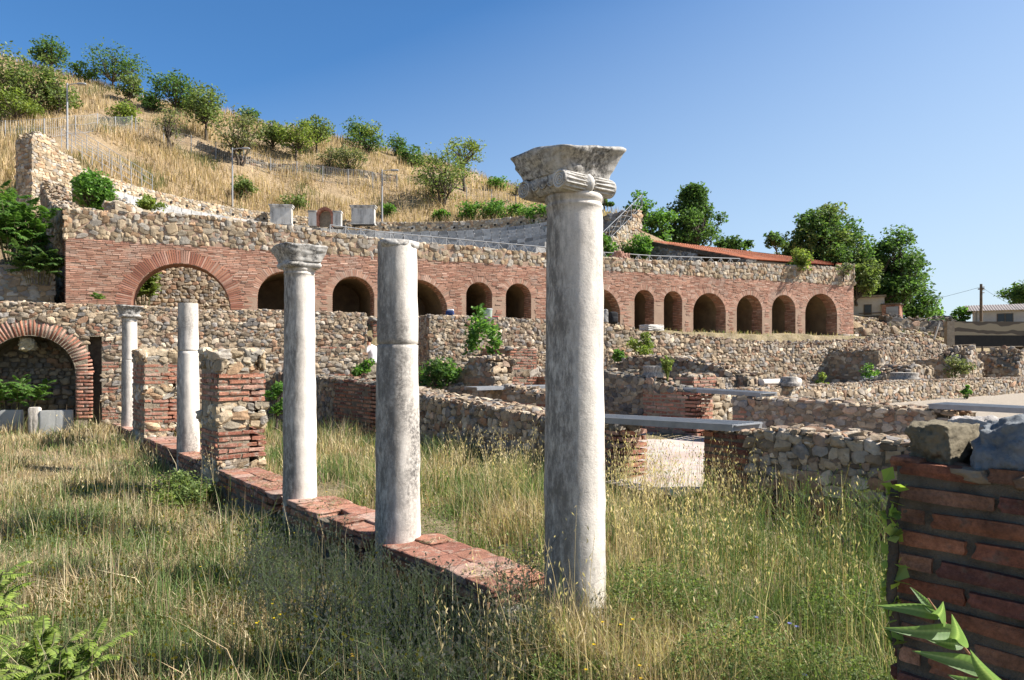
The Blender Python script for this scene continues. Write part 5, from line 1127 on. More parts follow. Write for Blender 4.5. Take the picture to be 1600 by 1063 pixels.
# thin leafless green shrub by the column drum
def broom(px, yb, yt, w, Z, label, seed, n=26, col=(.16, .19, .05), name='weed', rad=.012):
    r = np.random.default_rng(seed); b = P(px, yb, Z); h = (yb-yt)/F*Z; root = local(thing(name, label, 'weed', b, 0, 'single upright weeds')); mb = MB(); ww = w/2/F*Z
    for k in range(n):
        a = r.uniform(0, 6.3); s = r.uniform(.1, 1)*ww; hh = h*r.uniform(.7, 1); e = np.array([math.cos(a)*s, math.sin(a)*s, hh]); m = e*np.array([.35, .35, .5]); tube(mb, [(0, 0, 0), m, e], [rad, rad*.7, rad*.3], 4, np.array(col)*math.exp(r.normal(0, .2)), cap=False)
        c = m+(e-m)*r.random((14, 1)); leafcards(mb, c+r.normal(0, .02, c.shape), rad*5.5, 'yellow', r)
    mb.build('stems', M['grass'], root, smooth=False)
broom(1043, 596, 556, 24, 15.9, 'bare yellow green weed fanning out beside the round column drum', 301, 30)
# ---------- pinnate (tree of heaven like) plants
def pinnate(mb, p0, dirv, L, nl, ll, lw, pal, r, droop=.35, wid=1.0):
    d = np.asarray(dirv, float); d /= np.linalg.norm(d); t = np.linspace(0, 1, nl+2); pts = np.asarray(p0)+d*L*t[:, None]; pts[:, 2] -= droop*L*t**2
    tube(mb, pts, np.linspace(.006, .002, nl+2)*wid, 4, (.14, .16, .06), cap=False)
    p = np.array(GREENS[pal])
    for i in range(1, nl+2):
        tg = pts[i]-pts[i-1]; tg /= np.linalg.norm(tg); sd = np.cross(tg, [0, 0, 1.]); sd /= np.linalg.norm(sd)+1e-9; up = np.cross(sd, tg)
        for s in (-1, 1):
            if i == nl+1 and s == 1: continue
            q = sd*s*.85+tg*(.45 if i <= nl else 1.4)-np.array([0, 0, 1])*r.uniform(.05, .4); q /= np.linalg.norm(q); l = ll*(1-.45*abs(t[i]-.45)*1.6)*r.uniform(.85, 1.15); w = np.cross(q, up); w /= np.linalg.norm(w)+1e-9
            a = pts[i]; tt = np.array([0, .25, .55, .8, 1]); ww = np.array([.15, .9, 1, .6, .04])*lw/2; bend = -np.array([0, 0, 1])*.25*l
            mid = a+q*l*tt[:, None]+bend*(tt**2)[:, None]; Lf = mid+w*ww[:, None]+up*ww[:, None]*.35; Rt = mid-w*ww[:, None]+up*ww[:, None]*.35
            V = np.concatenate([Lf, mid, Rt]); f = [[j, j+1, 6+j, 5+j] for j in range(4)]+[[5+j, 6+j, 11+j, 10+j] for j in range(4)]; mb.add(V, f, p[r.integers(0, len(p))]*math.exp(r.normal(0, .15)))
def fernbush(px, yb, Z, label, h, spread, nst, seed, pal='bright', ll=.13, lw=.045, L=.6, nl=11, zoff=0, group='feathery leaved young trees', per=9, t0=.35):
    r = np.random.default_rng(seed); b = np.array(P(px, yb, Z)); b[2] += zoff; root = local(thing('ailanthus_shrub', label, 'shrub', tuple(b), 0, group)); st = MB(); lf = MB()
    for k in range(nst):
        a = r.uniform(0, 6.3); s = spread*math.sqrt(r.random()); hh = h*r.uniform(.6, 1); top = np.array([math.cos(a)*s, math.sin(a)*s, hh]); bs = top*np.array([.5, .5, 0]); tube(st, [bs-[0, 0, .1], (bs+top)/2+[0, 0, .05], top], [.009*h+.002, .007*h+.002, .004], 5, (.2, .19, .1))
        for i in range(per):
            t = t0+(1-t0)*(i+.5)/per; p0 = bs+(top-bs)*t; an = i*2.4+a; el = r.uniform(.1, 1.1); pinnate(lf, p0, (math.cos(an)*math.cos(el), math.sin(an)*math.cos(el), math.sin(el)), L*(1.15-.35*t)*r.uniform(.8, 1.1), nl, ll, lw, pal, r, r.uniform(.1, .5))
    st.build('stem', M['grass'], root); lf.build('foliage', M['leaf'], root, smooth=True); return root
fernbush(30, 410, 24.3, 'large feathery green shrub at the left edge beside the dark end wall', 2.2, 1.0, 22, 311, 'bright', .20, .065, .62, 9)
fernbush(-8, 380, 25, 'feathery shrub cut by the left picture edge', 2.3, 1.0, 14, 312, 'bright', .20, .065, .62, 9)
fernbush(60, 440, 23.6, 'lower feathery green shrub in front of the shaded stone wall at left', 1.2, .8, 12, 313, 'deep', .18, .06, .55, 9)
fernbush(226, 476, 27.2, 'feathery bright plant growing inside the big left arch', 1.3, .6, 14, 314, 'yellow', .14, .05, .42, 9)
fernbush(153, 474, 23.0, 'small feathery sprout on top of the niche wall', .35, .1, 2, 315, 'bright', .10, .035, .3, 7, per=6)
fernbush(20, 642, 17.4, 'feathery green shrub growing in the arched niche', .85, .85, 20, 316, 'bright', .095, .032, .32, 10)
fernbush(15, 1120, 3.5, 'large feathery light green shrub in the lower left corner', .30, .50, 22, 317, 'lime', .040, .014, .19, 11, t0=.1)
fernbush(-60, 1000, 3.9, 'taller feathery green shrub cut by the left picture edge in the meadow', .42, .34, 16, 318, 'lime', .040, .014, .20, 11, t0=.05)
# vine hanging from the buttress
def vine(label, pts, rad, n, leaf, seed, pal='bright'):
    r = np.random.default_rng(seed); pts = np.array(pts, float); root = thing('climbing_vine', label, 'vine', tuple(pts[0])); mb = MB(); br = MB(); tube(br, pts, .02, 5, cap=False)
    k = r.integers(0, len(pts)-1, n); t = r.random((n, 1)); c = pts[k]*(1-t)+pts[k+1]*t+r.normal(0, 1, (n, 3))*np.asarray(rad); leafcards(mb, c, leaf, pal, r, asp=.8); br.build('stem', M['bark'], root); mb.build('foliage', M['leaf'], root, smooth=False)
vine('green vine draped over the buttress top left of the nearest column', [P(752, 486, 21.8), P(744, 505, 21.3), P(738, 525, 21.0), P(735, 545, 20.9), P(742, 520, 20.9), P(760, 510, 20.6), P(772, 525, 20.2), P(770, 555, 20.2)], (.11, .12, .15), 800, .14, 321)
vine('leafy sucker climbing the left corner of the near pier', [P(1402, 1010, 2.62), P(1392, 930, 2.60), P(1396, 860, 2.62), P(1392, 800, 2.6), P(1400, 760, 2.62)], (.012, .02, .03), 70, .060, 322, 'lime')
# ================================================================== GRASS AND WEEDS
def in_frame(x, y, m=.06): return np.abs(x/np.maximum(y, .1)) < .75+m+.6/np.maximum(y, .1)
def blades(mb, x, y, h, w, cols, r, lean=.35, z=None, curl=.5):
    n = len(x); z = (ground_z(x, y) if z is None else z)-.02; a = r.uniform(0, 2*PI, n); ln = np.abs(r.normal(0, lean, n))*h; dx, dy = np.cos(a)*ln, np.sin(a)*ln
    f = r.uniform(0, 2*PI, n); wx, wy = np.cos(f)*w/2, np.sin(f)*w/2; B = np.stack([x, y, z], 1); Wv = np.stack([wx, wy, np.zeros(n)], 1)
    m = B+np.stack([dx*.3, dy*.3, h*.55], 1); t = B+np.stack([dx, dy, h*(1-.25*curl*np.minimum(1, ln/np.maximum(h, .01)))], 1)
    V = np.stack([B-Wv, B+Wv, m+Wv*.75, m-Wv*.75, t], 1).reshape(-1, 3); i = 5*np.arange(n)[:, None]
    C = np.repeat(cols, 5, 0).reshape(n, 5, 3).copy(); mb.add(V, i+np.array([[0, 1, 2, 3]]), C.reshape(-1, 3)); mb.f[3].append(mb.f[4][-1][:, [3, 2, 2]]*0+(mb.n-5*n)+i+np.array([[3, 2, 4]])); mb.m[3].append(np.zeros(n, int))
    return t, B, m
STRAW = np.array([(.40, .315, .18), (.45, .37, .23), (.32, .235, .14), (.50, .43, .29), (.24, .175, .11)]); GREEN = np.array([(.09, .135, .04), (.12, .17, .055), (.075, .115, .04), (.16, .185, .075), (.115, .145, .065)])
def mixcol(n, frac, r, x=None, y=None):
    """frac = share of straw, patchy"""
    f = frac if x is None else np.clip(frac+.33*N2(np.stack([x, y], 1), .8)+.15*N2b(np.stack([x, y], 1), 1.7), .03, .97)
    s = r.random(n) < f; c = GREEN[r.integers(0, 5, n)]; c[s] = STRAW[r.integers(0, 5, s.sum())]*1.12; c[~s] *= 1.3; return c*np.exp(r.normal(.05, .24, (n, 1)))
r = np.random.default_rng(400)
def scatter(n, y0, y1, test, pw=1.0):
    """more plants close to the viewer"""
    t = r.random(n); y = y0*(y1/y0)**(t**pw); x = r.uniform(-1, 1, n)*(.80*y+.5); a, b = AB(x, y); k = test(x, y, a, b) & in_frame(x, y); return x[k], y[k], a[k], b[k]
SHADE = 0
# left meadow
left = lambda x, y, a, b: (b < -.27-.0*a) & (rw_dist(x, y) < -.1)
gl = MB(); dl = MB()
x, y, a, b = scatter(230000, 2.6, 19.5, left); n = len(x)
patch = N2(np.stack([x, y], 1), .55); hh = (.15+.11*np.clip(patch, -.8, 1.2)+.03)*r.uniform(.4, 1.5, n); hh = np.clip(hh, .05, .46)
far = np.clip((y-8)/8, 0, 1); fr = .34+.36*far+.06*(x < -3)
c = mixcol(n, fr, r, x, y); dry = c[:, 0] > c[:, 1]*1.12
w = r.uniform(.0035, .0075, n)*(1+y/9)
for sel, mb in ((~dry, gl), (dry, dl)): blades(mb, x[sel], y[sel], hh[sel]*np.where(dry[sel], 1.1, .95), w[sel], c[sel], r, .62)
# tall stalks over the meadow
x, y, a, b = scatter(5000, 3.0, 18.5, left); n = len(x); c = mixcol(n, .6, r, x, y); tp, B0, md = blades(dl, x, y, r.uniform(.35, .75, n), r.uniform(.003, .005, n)*(1+y/9), c, r, .25)
# strip between the colonnade and the rooms
strip_ = lambda x, y, a, b: (b > .36) & (b < 3.85) & (a > -16.5) & (a < 3.4)
x, y, a, b = scatter(190000, 2.7, 17.5, strip_); n = len(x); near = np.clip((a+1)/2.5, 0, 1)
patch = N2(np.stack([x, y], 1), .7); hh = np.clip((.30+.16*patch-.10*(b > 3.2)*(a > -6))*r.uniform(.4, 1.35, n), .06, .75); hh = hh*np.where((b < .9) & (a < -.5), .55, 1)*np.where(a > -1.8, .62, 1)*np.where((a > -2.4) & (b > 2.5), .35, 1)
c = mixcol(n, .50, r, x, y); dry = c[:, 0] > c[:, 1]*1.12; w = r.uniform(.0035, .007, n)*(1+y/9)
for sel, mb in ((~dry, gl), (dry, dl)): blades(mb, x[sel], y[sel], hh[sel], w[sel], c[sel], r, .5)
# gap between the nearest column and the near pier
gap = lambda x, y, a, b: (b > -.9) & (b < .40) & (a > -.2) & (a < 2.02) & (np.hypot(a, b) > .21)
x, y, a, b = scatter(60000, 2.6, 4.6, gap); n = len(x); blades(gl, x, y, r.uniform(.08, .30, n), r.uniform(.004, .007, n), mixcol(n, .42, r, x, y), r, .6)
wild = lambda x, y, a, b: (b > .42) & (b < 3.5) & (a > -2.6) & (a < 3.4)
x, y, a, b = scatter(9000, 2.9, 8.5, wild); n = len(x); c = mixcol(n, .5, r, x, y); blades(dl, x, y, r.uniform(.35, .85, n), r.uniform(.003, .0055, n), c, r, .35)
x, y, a, b = scatter(26000, 2.6, 4.8, lambda x, y, a, b: (a > -.25) & (b > -.9) & (b < 2.6) & (np.hypot(a, b) > .22)); n = len(x); c = mixcol(n, .38, r, x, y); blades(gl, x, y, r.uniform(.18, .48, n), r.uniform(.003, .006, n), c, r, .55)
# sparse grass in the excavated area and terraces
oth = lambda x, y, a, b: (b > 9.9) & (a > -16) & (a < -6.9) & (rw_dist(x, y) < -.2)
x, y, a, b = scatter(9000, 10, 36, oth); n = len(x); blades(dl, x, y, r.uniform(.1, .4, n), r.uniform(.015, .03, n), mixcol(n, .6, r), r, .5)
oth = lambda x, y, a, b: (b > 4.4) & (b < 9.0) & (a < -8.3) & (a > -16) & (rw_dist(x, y) < -.2)
x, y, a, b = scatter(14000, 10, 24, oth); n = len(x); blades(gl, x, y, r.uniform(.1, .4, n), r.uniform(.012, .02, n), mixcol(n, .4, r), r, .5)
bank_ = lambda x, y, a, b: (rw_dist(x, y) > .5) & ((x-T0[0])*TU[0]+(y-T0[1])*TU[1] > 38)
x, y, a, b = scatter(16000, 28, 46, bank_); n = len(x); blades(dl, x, y, r.uniform(.1, .4, n), r.uniform(.02, .04, n), mixcol(n, .6, r, x, y)*.75, r, .5)
yard = lambda x, y, a, b: (b > 12.5) & (a > -6.0) & (a < -5.0)
x, y, a, b = scatter(60000, 12, 36, yard); n = len(x); blades(dl, x, y, r.uniform(.08, .22, n), r.uniform(.02, .03, n), mixcol(n, .8, r), r, .5)
terr = lambda x, y, a, b: (rw_dist(x, y) > 1.45) & (rw_dist(x, y) < 4.0)
x, y, a, b = scatter(26000, 15, 46, terr); n = len(x); blades(dl, x, y, r.uniform(.06, .26, n), r.uniform(.015, .03, n), mixcol(n, .62, r), r, .5)
o = gl.build('green_grass', M['grass'], None, smooth=False, loc=(0, 0, 0)); tag(o, 'green meadow grass around the colonnade', 'grass', None, 'stuff')
o = dl.build('dry_grass', M['straw'], None, smooth=False, loc=(0, 0, 0)); tag(o, 'straw coloured dry meadow grass around the colonnade', 'grass', None, 'stuff')
# wild oats: straw stems with hanging spikelets
def oats(x, y, h, seedn=14, seed=1, col=(.55, .45, .26), sp=.020):
    r = np.random.default_rng(seed); mb = MB(); z = ground_z(x, y)
    for i in range(len(x)):
        a = r.uniform(0, 6.3); L = h[i]; ln = L*r.uniform(.05, .35); b0 = np.array([x[i], y[i], z[i]]); t = np.linspace(0, 1, 5)[:, None]; d = np.array([math.cos(a)*ln, math.sin(a)*ln, 0]); p = b0+d*t**2+np.array([0, 0, L])*t*(1-.06*t)
        cc = np.array(col)*math.exp(r.normal(0, .15)); tube(mb, p, [.0022, .002, .0017, .0013, .0009], 3, cc, cap=False); k = int(seedn*r.uniform(.6, 1.2))
        tt = r.uniform(.62, 1.0, k)[:, None]; q = b0+d*tt**2+np.array([0, 0, L])*tt*(1-.06*tt)+np.concatenate([r.normal(0, .05*L, (k, 2)), r.normal(-.01, .015, (k, 1))], 1)
        dr = r.normal(0, .5, (k, 3)); dr[:, 2] = -1; dr /= np.linalg.norm(dr, axis=1)[:, None]; s = sp*r.uniform(.7, 1.4, k)[:, None]*(1+.04*y[i]); wv = np.cross(dr, r.normal(size=(k, 3))); wv /= np.linalg.norm(wv, axis=1)[:, None]
        V = np.stack([q, q+dr*s*.5+wv*s*.17, q+dr*s*1.25, q+dr*s*.5-wv*s*.17], 1); mb.add(V.reshape(-1, 3), np.arange(4*k).reshape(k, 4), cc*1.15)
    return mb
A_ = []
def clump(n, px0, px1, y0, y1, Z0, Z1):
    px = r.uniform(px0, px1, n); Z = r.uniform(Z0, Z1, n); return (px-800)/F*Z, Z
xs, ys = [], []
for args in ((150, 945, 1180, 0, 0, 5.6, 8.8), (60, 700, 850, 0, 0, 7.2, 9.5), (110, 960, 1150, 0, 0, 4.2, 6.0), (22, 690, 900, 0, 0, 3.4, 4.3), (40, 500, 850, 0, 0, 6.5, 10), (40, 880, 1350, 0, 0, 3.1, 4.3), (30, 100, 420, 0, 0, 8, 14), (14, 1100, 1330, 0, 0, 4.6, 6)):
    x, y = clump(*args); a, b = AB(x, y); k = (b < 3.85) & (np.abs(b-.07) > .32); xs.append(x[k]); ys.append(y[k])
x = np.concatenate(xs); y = np.concatenate(ys); o = oats(x, y, r.uniform(.55, 1.0, len(x)), 15, 5).build('wild_oats', M['straw'], None, smooth=False, loc=(0, 0, 0)); tag(o, 'wild oats with hanging straw spikelets around the nearest column', 'wild oats', None, 'stuff')
# thin upright green stems
def wands(x, y, h, col, seed, nb=6, bud=.007, budcol=(.34, .30, .06), branch=.35, rad=.0024):
    r = np.random.default_rng(seed); mb = MB(); z = ground_z(x, y)
    for i in range(len(x)):
        a = r.uniform(0, 6.3); L = h[i]; ln = L*abs(r.normal(0, .14)); b0 = np.array([x[i], y[i], z[i]]); top = b0+np.array([math.cos(a)*ln, math.sin(a)*ln, L]); m = (b0+top)/2+np.append(r.normal(0, .015, 2), 0); cc = np.array(col)*math.exp(r.normal(0, .2)); tube(mb, [b0, m, top], [rad*1.3, rad, rad*.5], 3, cc, cap=False)
        for k in range(nb):
            t = r.uniform(.3, .95); p = b0*(1-t)+top*t; e = p+np.append(r.normal(0, .09*L*branch/.35, 2), r.uniform(.05, .2)*L*branch/.35); tube(mb, [p, e], [rad*.7, rad*.4], 3, cc, cap=False)
            q = e[None]+r.normal(0, .004, (3, 3)); s = bud; V = np.stack([q-[s, 0, 0], q+[0, 0, s*1.2], q+[s, 0, 0], q-[0, 0, s*1.2]], 1); mb.add(V.reshape(-1, 3), np.arange(12).reshape(3, 4), np.array(budcol)*math.exp(r.normal(0, .2)))
    return mb
x, y = clump(210, 1060, 1390, 0, 0, 4.1, 6.3); a, b = AB(x, y); k = (b < 3.6) & (b > .45); o = wands(x[k], y[k], r.uniform(.45, .8, k.sum()), (.20, .27, .10), 6, 6, .005, (.36, .36, .10)).build('skeleton_weed', M['grass'], None, smooth=False, loc=(0, 0, 0)); tag(o, 'thin upright green stems in front of the right hand wall', 'weeds', None, 'stuff')
x, y = clump(900, 380, 850, 0, 0, 3.4, 6.4); a, b = AB(x, y); k = (b < -.30) & (b > -1.5); o = wands(x[k], y[k], r.uniform(.35, .65, k.sum()), (.085, .115, .055), 7, 8, .006, (.36, .32, .27), .5).build('seedhead_weeds', M['grass'], None, smooth=False, loc=(0, 0, 0)); tag(o, 'dark weeds with greyish seed heads beside the plinth walls', 'weeds', None, 'stuff')  # dense weeds, their green also darkened to stand in for the plinth shadow
x, y = clump(260, 20, 700, 0, 0, 3.6, 10); a, b = AB(x, y); k = b < -.4; o = wands(x[k], y[k], r.uniform(.3, .6, k.sum()), (.16, .19, .09), 8, 5, .007, (.45, .36, .05)).build('meadow_weeds', M['grass'], None, smooth=False, loc=(0, 0, 0)); tag(o, 'scattered green weeds with tiny yellow buds in the left meadow', 'weeds', None, 'stuff')
# leafy ground cover at the lower right
mb = MB(); x, y = clump(26000, 830, 1425, 0, 0, 2.4, 4.5); a, b = AB(x, y); k = (a < 2.0) | (b < -.25); k &= ~((np.hypot(a, b) < .23)); x, y = x[k], y[k]; n = len(x)
z = ground_z(x, y); lump = .13+.19*np.clip(N2(np.stack([x, y], 1), 1.6)+.5, 0, 1.6); zz = z+lump*r.random(n)**.6; leafcards(mb, np.stack([x, y, zz], 1), .022, 'olive', r, .7, .5, .3); sub = r.random(n) < .35; leafcards(mb, np.stack([x, y, zz+.01], 1)[sub], .02, 'yellow', r, .7, .5); sub = r.random(n) < .5; leafcards(mb, np.stack([x+.01, y, zz+.005], 1)[sub], .02, 'olive', r, .7, .45)
x, y = clump(5000, 620, 860, 0, 0, 4.9, 9.5); a, b = AB(x, y); k = (b > .36) & (b < 1.6); x, y = x[k], y[k]; leafcards(mb, np.stack([x, y, ground_z(x, y)+.16*r.random(len(x))], 1), .028, 'olive', r)
x, y = clump(26000, 0, 860, 0, 0, 3.2, 9); a, b = AB(x, y); k = (b < -.3) & (N2(np.stack([x, y], 1), 1.1) > -.1); x, y = x[k], y[k]; leafcards(mb, np.stack([x, y, ground_z(x, y)+.24*r.random(len(x))], 1), .021, 'olive', r)
o = mb.build('ground_cover', M['leaf'], None, smooth=False, loc=(0, 0, 0)); tag(o, 'low small leaved green ground cover at the foot of the nearest column', 'ground cover', None, 'stuff')
# flower heads
mb = MB()
for px0, px1, Z0, Z1, n, cc, s in ((380, 470, 4.2, 5.2, 7, (.75, .60, .03), .014), (900, 1010, 3.2, 3.7, 7, (.70, .52, .03), .011), (500, 560, 3.9, 4.3, 5, (.6, .42, .06), .012), (1180, 1260, 3.3, 3.9, 4, (.25, .27, .60), .014), (180, 600, 4, 8, 14, (.72, .58, .06), .011)):
    x, y = clump(n, px0, px1, 0, 0, Z0, Z1); z = ground_z(x, y)+r.uniform(.2, .42, n)
    for i in range(n):
        for k in range(3): V = np.array([[-1, 0, 0], [0, .9, .3], [1, 0, 0], [0, -.9, .3]])*s; c_, s_ = math.cos(k), math.sin(k); V = np.stack([V[:, 0]*c_-V[:, 1]*s_, V[:, 0]*s_+V[:, 1]*c_, V[:, 2]], 1)+[x[i], y[i], z[i]]; mb.add(V, [[0, 1, 2, 3]], cc)
        tube(mb, [(x[i], y[i], z[i]-.4), (x[i], y[i], z[i])], .002, 3, (.13, .16, .05), cap=False)
o = mb.build('meadow_flowers', M['leaf'], None, smooth=False, loc=(0, 0, 0)); tag(o, 'few small yellow and blue flowers dotted in the meadow', 'flowers', None, 'stuff')
# litter on plinth tops: straw and dry leaves
mb = MB(); a = r.uniform(-9.5, -.7, 2600); b = r.uniform(-.15, .34, 2600); keep = (N2(np.stack([a, b], 1), 1.2) > .0) & (np.abs(a+2.34) > .3) & (np.abs(a+4.73) > .3); a, b = a[keep], b[keep]; xy = O2+E1*a[:, None]+E2*b[:, None]; n = len(a)
an = r.uniform(0, 6.3, n); L = r.uniform(.02, .07, n); d = np.stack([np.cos(an)*L, np.sin(an)*L, r.uniform(0, .02, n)], 1); w = np.stack([-np.sin(an), np.cos(an), 0*an], 1)*r.uniform(.002, .005, n)[:, None]; p = np.concatenate([xy, np.full((n, 1), .012)], 1)
mb.add(np.stack([p-w, p+w, p+d+w, p+d-w], 1).reshape(-1, 3), np.arange(4*n).reshape(n, 4), np.repeat(mixcol(n, .85, r)*.7, 4, 0)); o = mb.build('straw_litter', M['straw'], None, smooth=False, loc=(0, 0, 0)); tag(o, 'straw litter lying on the plinth tiles', 'litter', None, 'stuff')
# dry tussocks on the hill
mb = MB(); n = 95000; px = r.uniform(-60, 1000, n); t = r.random(n); y = 34*(100/34)**t; x = (px-800)/F*y; z = hill_z(x, y); ok = (np.hypot(x-CC[0], y-CC[1]) > RO+.7) & (z > 6.5); d = N2(np.stack([x, y], 1), .13)+.6*N2b(np.stack([x, y], 1), .3); ok &= d > -.9+r.normal(0, .3, n)
x, y, z = x[ok], y[ok], z[ok]; n = len(x); HS = np.array([(.52, .395, .24), (.46, .34, .20), (.58, .46, .30), (.38, .28, .16), (.27, .215, .115)]); c = HS[r.integers(0, 5, n)]*np.exp(r.normal(0, .18, (n, 1))); g = N2b(np.stack([x, y], 1), .22) > 1.0; c[g & (r.random(n) < .6)] = (.15, .16, .06)
blades(mb, x, y, r.uniform(.3, 1.05, n)*(1+.3*np.clip(d[ok], -1, 1)), r.uniform(.035, .08, n), c, r, .3, z=z); o = mb.build('hill_grass', M['straw'], None, smooth=False, loc=(0, 0, 0)); tag(o, 'tall dry golden grass covering the hillside', 'dry grass', None, 'stuff')
# ================================================================== HOUSES AND SMALL THINGS ON THE RIGHT
def block(root, name, c, h, mat, col=(1, 1, 1), rz=0):
    mb = MB(); box(mb, c, h, rz, col); return mb.build(name, mat, root, smooth=False)
pxm = lambda n, Z: n/F*Z
Z = 52.; x, y, z = P(1357, 505, Z); gz = z-.2
hs = local(thing('whitewashed_house', 'small whitewashed house with one dark window right of the arcade', 'house', (x, y, gz), -.5)); W = pxm(44, Z)/2; Hh = pxm(38, Z)
block(hs, 'wall', (0, 1.6, Hh/2+.3), (W, 1.6, Hh/2+.0), M['white_wall']); block(hs, 'plinth', (0, 1.58, .35), (W+.03, 1.62, .42), M['mortar_dark'])
block(hs, 'roof', (0, 1.5, Hh+.36), (W+.12, 1.8, .07), M['mortar'])
w_ = block(hs, 'window', (-.05, -.01, Hh*.66), (.27, .03, .40), M['wood']); block(w_, 'pane', (-.05, -.03, Hh*.66), (.22, .02, .34), M['glass']); block(hs, 'balcony_rail', (.2, -.12, .95), (W*.8, .03, .03), M['wood'])
x, y, z = P(1392, 508, 51); hs = local(thing('brick_outhouse', 'little red brick outhouse with grey door beside the whitewashed house', 'outhouse', (x, y, z-.2), -.66)); W = pxm(25, 51)/2; Hh = pxm(36, 51)
mb = MB(); rr = np.random.default_rng(5); s, zq, w = lay_brick(0, 2*W, 0, Hh, .1, .3, rr); n = len(s); boxes(mb, np.stack([s-W, np.full(n, -.02), zq], 1), np.stack([w/2-.012, np.full(n, .04), np.full(n, .036)], 1), np.tile(np.eye(3), (n, 1, 1)), pick('fbrick', n, rr)); box(mb, (0, .62, Hh/2), (W-.01, .62, Hh/2), 0, (.3, .14, .09)); mb.build('wall', M['brick_far'], hs, smooth=False)
block(hs, 'roof', (0, .58, Hh+.05), (W+.06, .72, .05), M['mortar_dark']); d_ = block(hs, 'door', (.1, -.075, .78), (.40, .02, .78), M['metal']); block(d_, 'door_panel', (.1, -.10, 1.05), (.3, .012, .2), M['paint'])
x, y, z = P(1582, 508, 62); hs = local(thing('low_house', 'low pale house with grey corrugated roof and dark window at the right edge', 'house', (x, y, z-.6), -.5)); W = pxm(112, 62)/2
block(hs, 'wall', (.6, 2, 1.02), (W, 2, 1.02), M['white_wall']); mb = MB(); n = 420
xs = np.linspace(-W-.2, W+1, n); zz_ = .022*np.sin(xs*2*PI/.21); yy = np.array([-.5, 2.2]); V = []
for xx, dz in zip(xs, zz_): V += [(xx, -.5, 1.95+dz), (xx, 2.2, 2.65+dz), (xx, 4.8, 2.0+dz)]
mb.add(V, [f for i in range(n-1) for f in ([3*i, 3*i+3, 3*i+4, 3*i+1], [3*i+1, 3*i+4, 3*i+5, 3*i+2])]); mb.build('roof', M['roof_sheet'], hs); w_ = block(hs, 'window', (-.55, -.02, 1.25), (.62, .03, .42), M['wood'])
for k in (-1, 1): block(w_, 'pane', (-.55+k*.3, -.04, 1.25), (.26, .02, .36), M['glass'])
block(hs, 'dark_doorway', (2.25, -.02, 1.1), (.35, .03, 1.0), M['wood'])
# painted board wall and pole
x, y, z = P(1548, 540, 44); wl = local(thing('painted_panel', 'dark board wall with faded painted waves at the right edge', 'wall', (x, y, z-.1), .06)); W = pxm(124, 44)/2; Hh = pxm(40, 44)
block(wl, 'lower_board', (0, 0, .36), (W, .10, .38), M['hole']); block(wl, 'upper_board', (-.0, .0, .38*2+(Hh-.74)/2-.02), (W, .09, (Hh-.76)/2), M['panel']); block(wl, 'post', (-W-.22, 0, Hh/2), (.25, .15, Hh/2), M['mortar']); block(wl, 'dark_end', (W+.6, .1, Hh/2-.1), (.6, .1, Hh/2), M['hole'])
x, y, z = P(1533, 508, 58); hp = pxm(64, 58); pl = local(thing('utility_pole', 'wooden utility pole with thin wires beside the low house', 'utility pole', (x, y, z-1))); mb = MB(); tube(mb, [(0, 0, 0), (0, 0, hp+1)], [.13, .10], 8); mb.build('pole', M['wood'], pl)
block(pl, 'crossarm', (0, 0, hp+.6), (.08, .3, .05), M['wood']); mb = MB()
for k in (0, .35, .7): tube(mb, [(.02, -.1, hp+.75-k*.7), (.2, -.1, hp+.75-k*.7)], .05, 6)
mb.build('insulator', M['paint'], pl); mb = MB()
for e, sag in (((-16, 6, hp-2.6), .8), ((14, 8, hp-2.4), .8)):
    t = np.linspace(0, 1, 14)[:, None]; p = np.array([0, 0, hp+.75])*(1-t)+np.array(e)*t; p[:, 2] -= sag*4*(t*(1-t))[:, 0]*.5; tube(mb, p, .012, 4)
mb.build('wire', M['hole'], pl)
# ragged low stone walls of the bank at right
def bankwall(p0, p1, Z0, Z1, hgt, label, seed, pal='brown', h=.3):
    a, b = P(p0, 0, Z0)[:2], P(p1, 0, Z1)[:2]; za = max(float(ground_z(*a)), 0) if Z0 < 46 else float(hill_z(*a)[0]); zb_ = float(ground_z(*b)) if Z1 < 46 else float(hill_z(*b)[0]); L = math.hypot(b[0]-a[0], b[1]-a[1])
    wall('bank_wall', label, 'stone wall', [a, b], .7, [(0, za-.4), (L, zb_-.4)], [(0, za+hgt), (L*.4, (za+zb_)/2+hgt*.8), (L, zb_+hgt)], h=h, kind='lo', pal=pal, seed=seed, stone='stone_far', rag=.25, group='ragged walls on the right bank')
bankwall(1336, 1400, 41, 42.5, .9, 'ragged wall beside the right end of the arcade', 401)
bankwall(1385, 1500, 45, 46, .7, 'dark ragged wall on the bank below the brick outhouse', 402, 'dusky')
bankwall(1380, 1475, 39, 37.5, .45, 'low rubble line along the top of the right bank', 403, 'tan')
bankwall(1470, 1610, 38.0, 39, .8, 'broken rubble wall below the painted board wall', 404, 'brown')
bankwall(1500, 1620, 36.5, 36.0, .5, 'lowest broken rubble line behind the eroded mounds', 405, 'brown')
bankwall(1345, 1440, 36.5, 35.5, .55, 'broken rubble footing on the bank right of the retaining wall', 406, 'brown')
bankwall(1415, 1530, 41, 41.5, .6, 'ragged rubble strip in the middle of the right bank', 407, 'dusky')
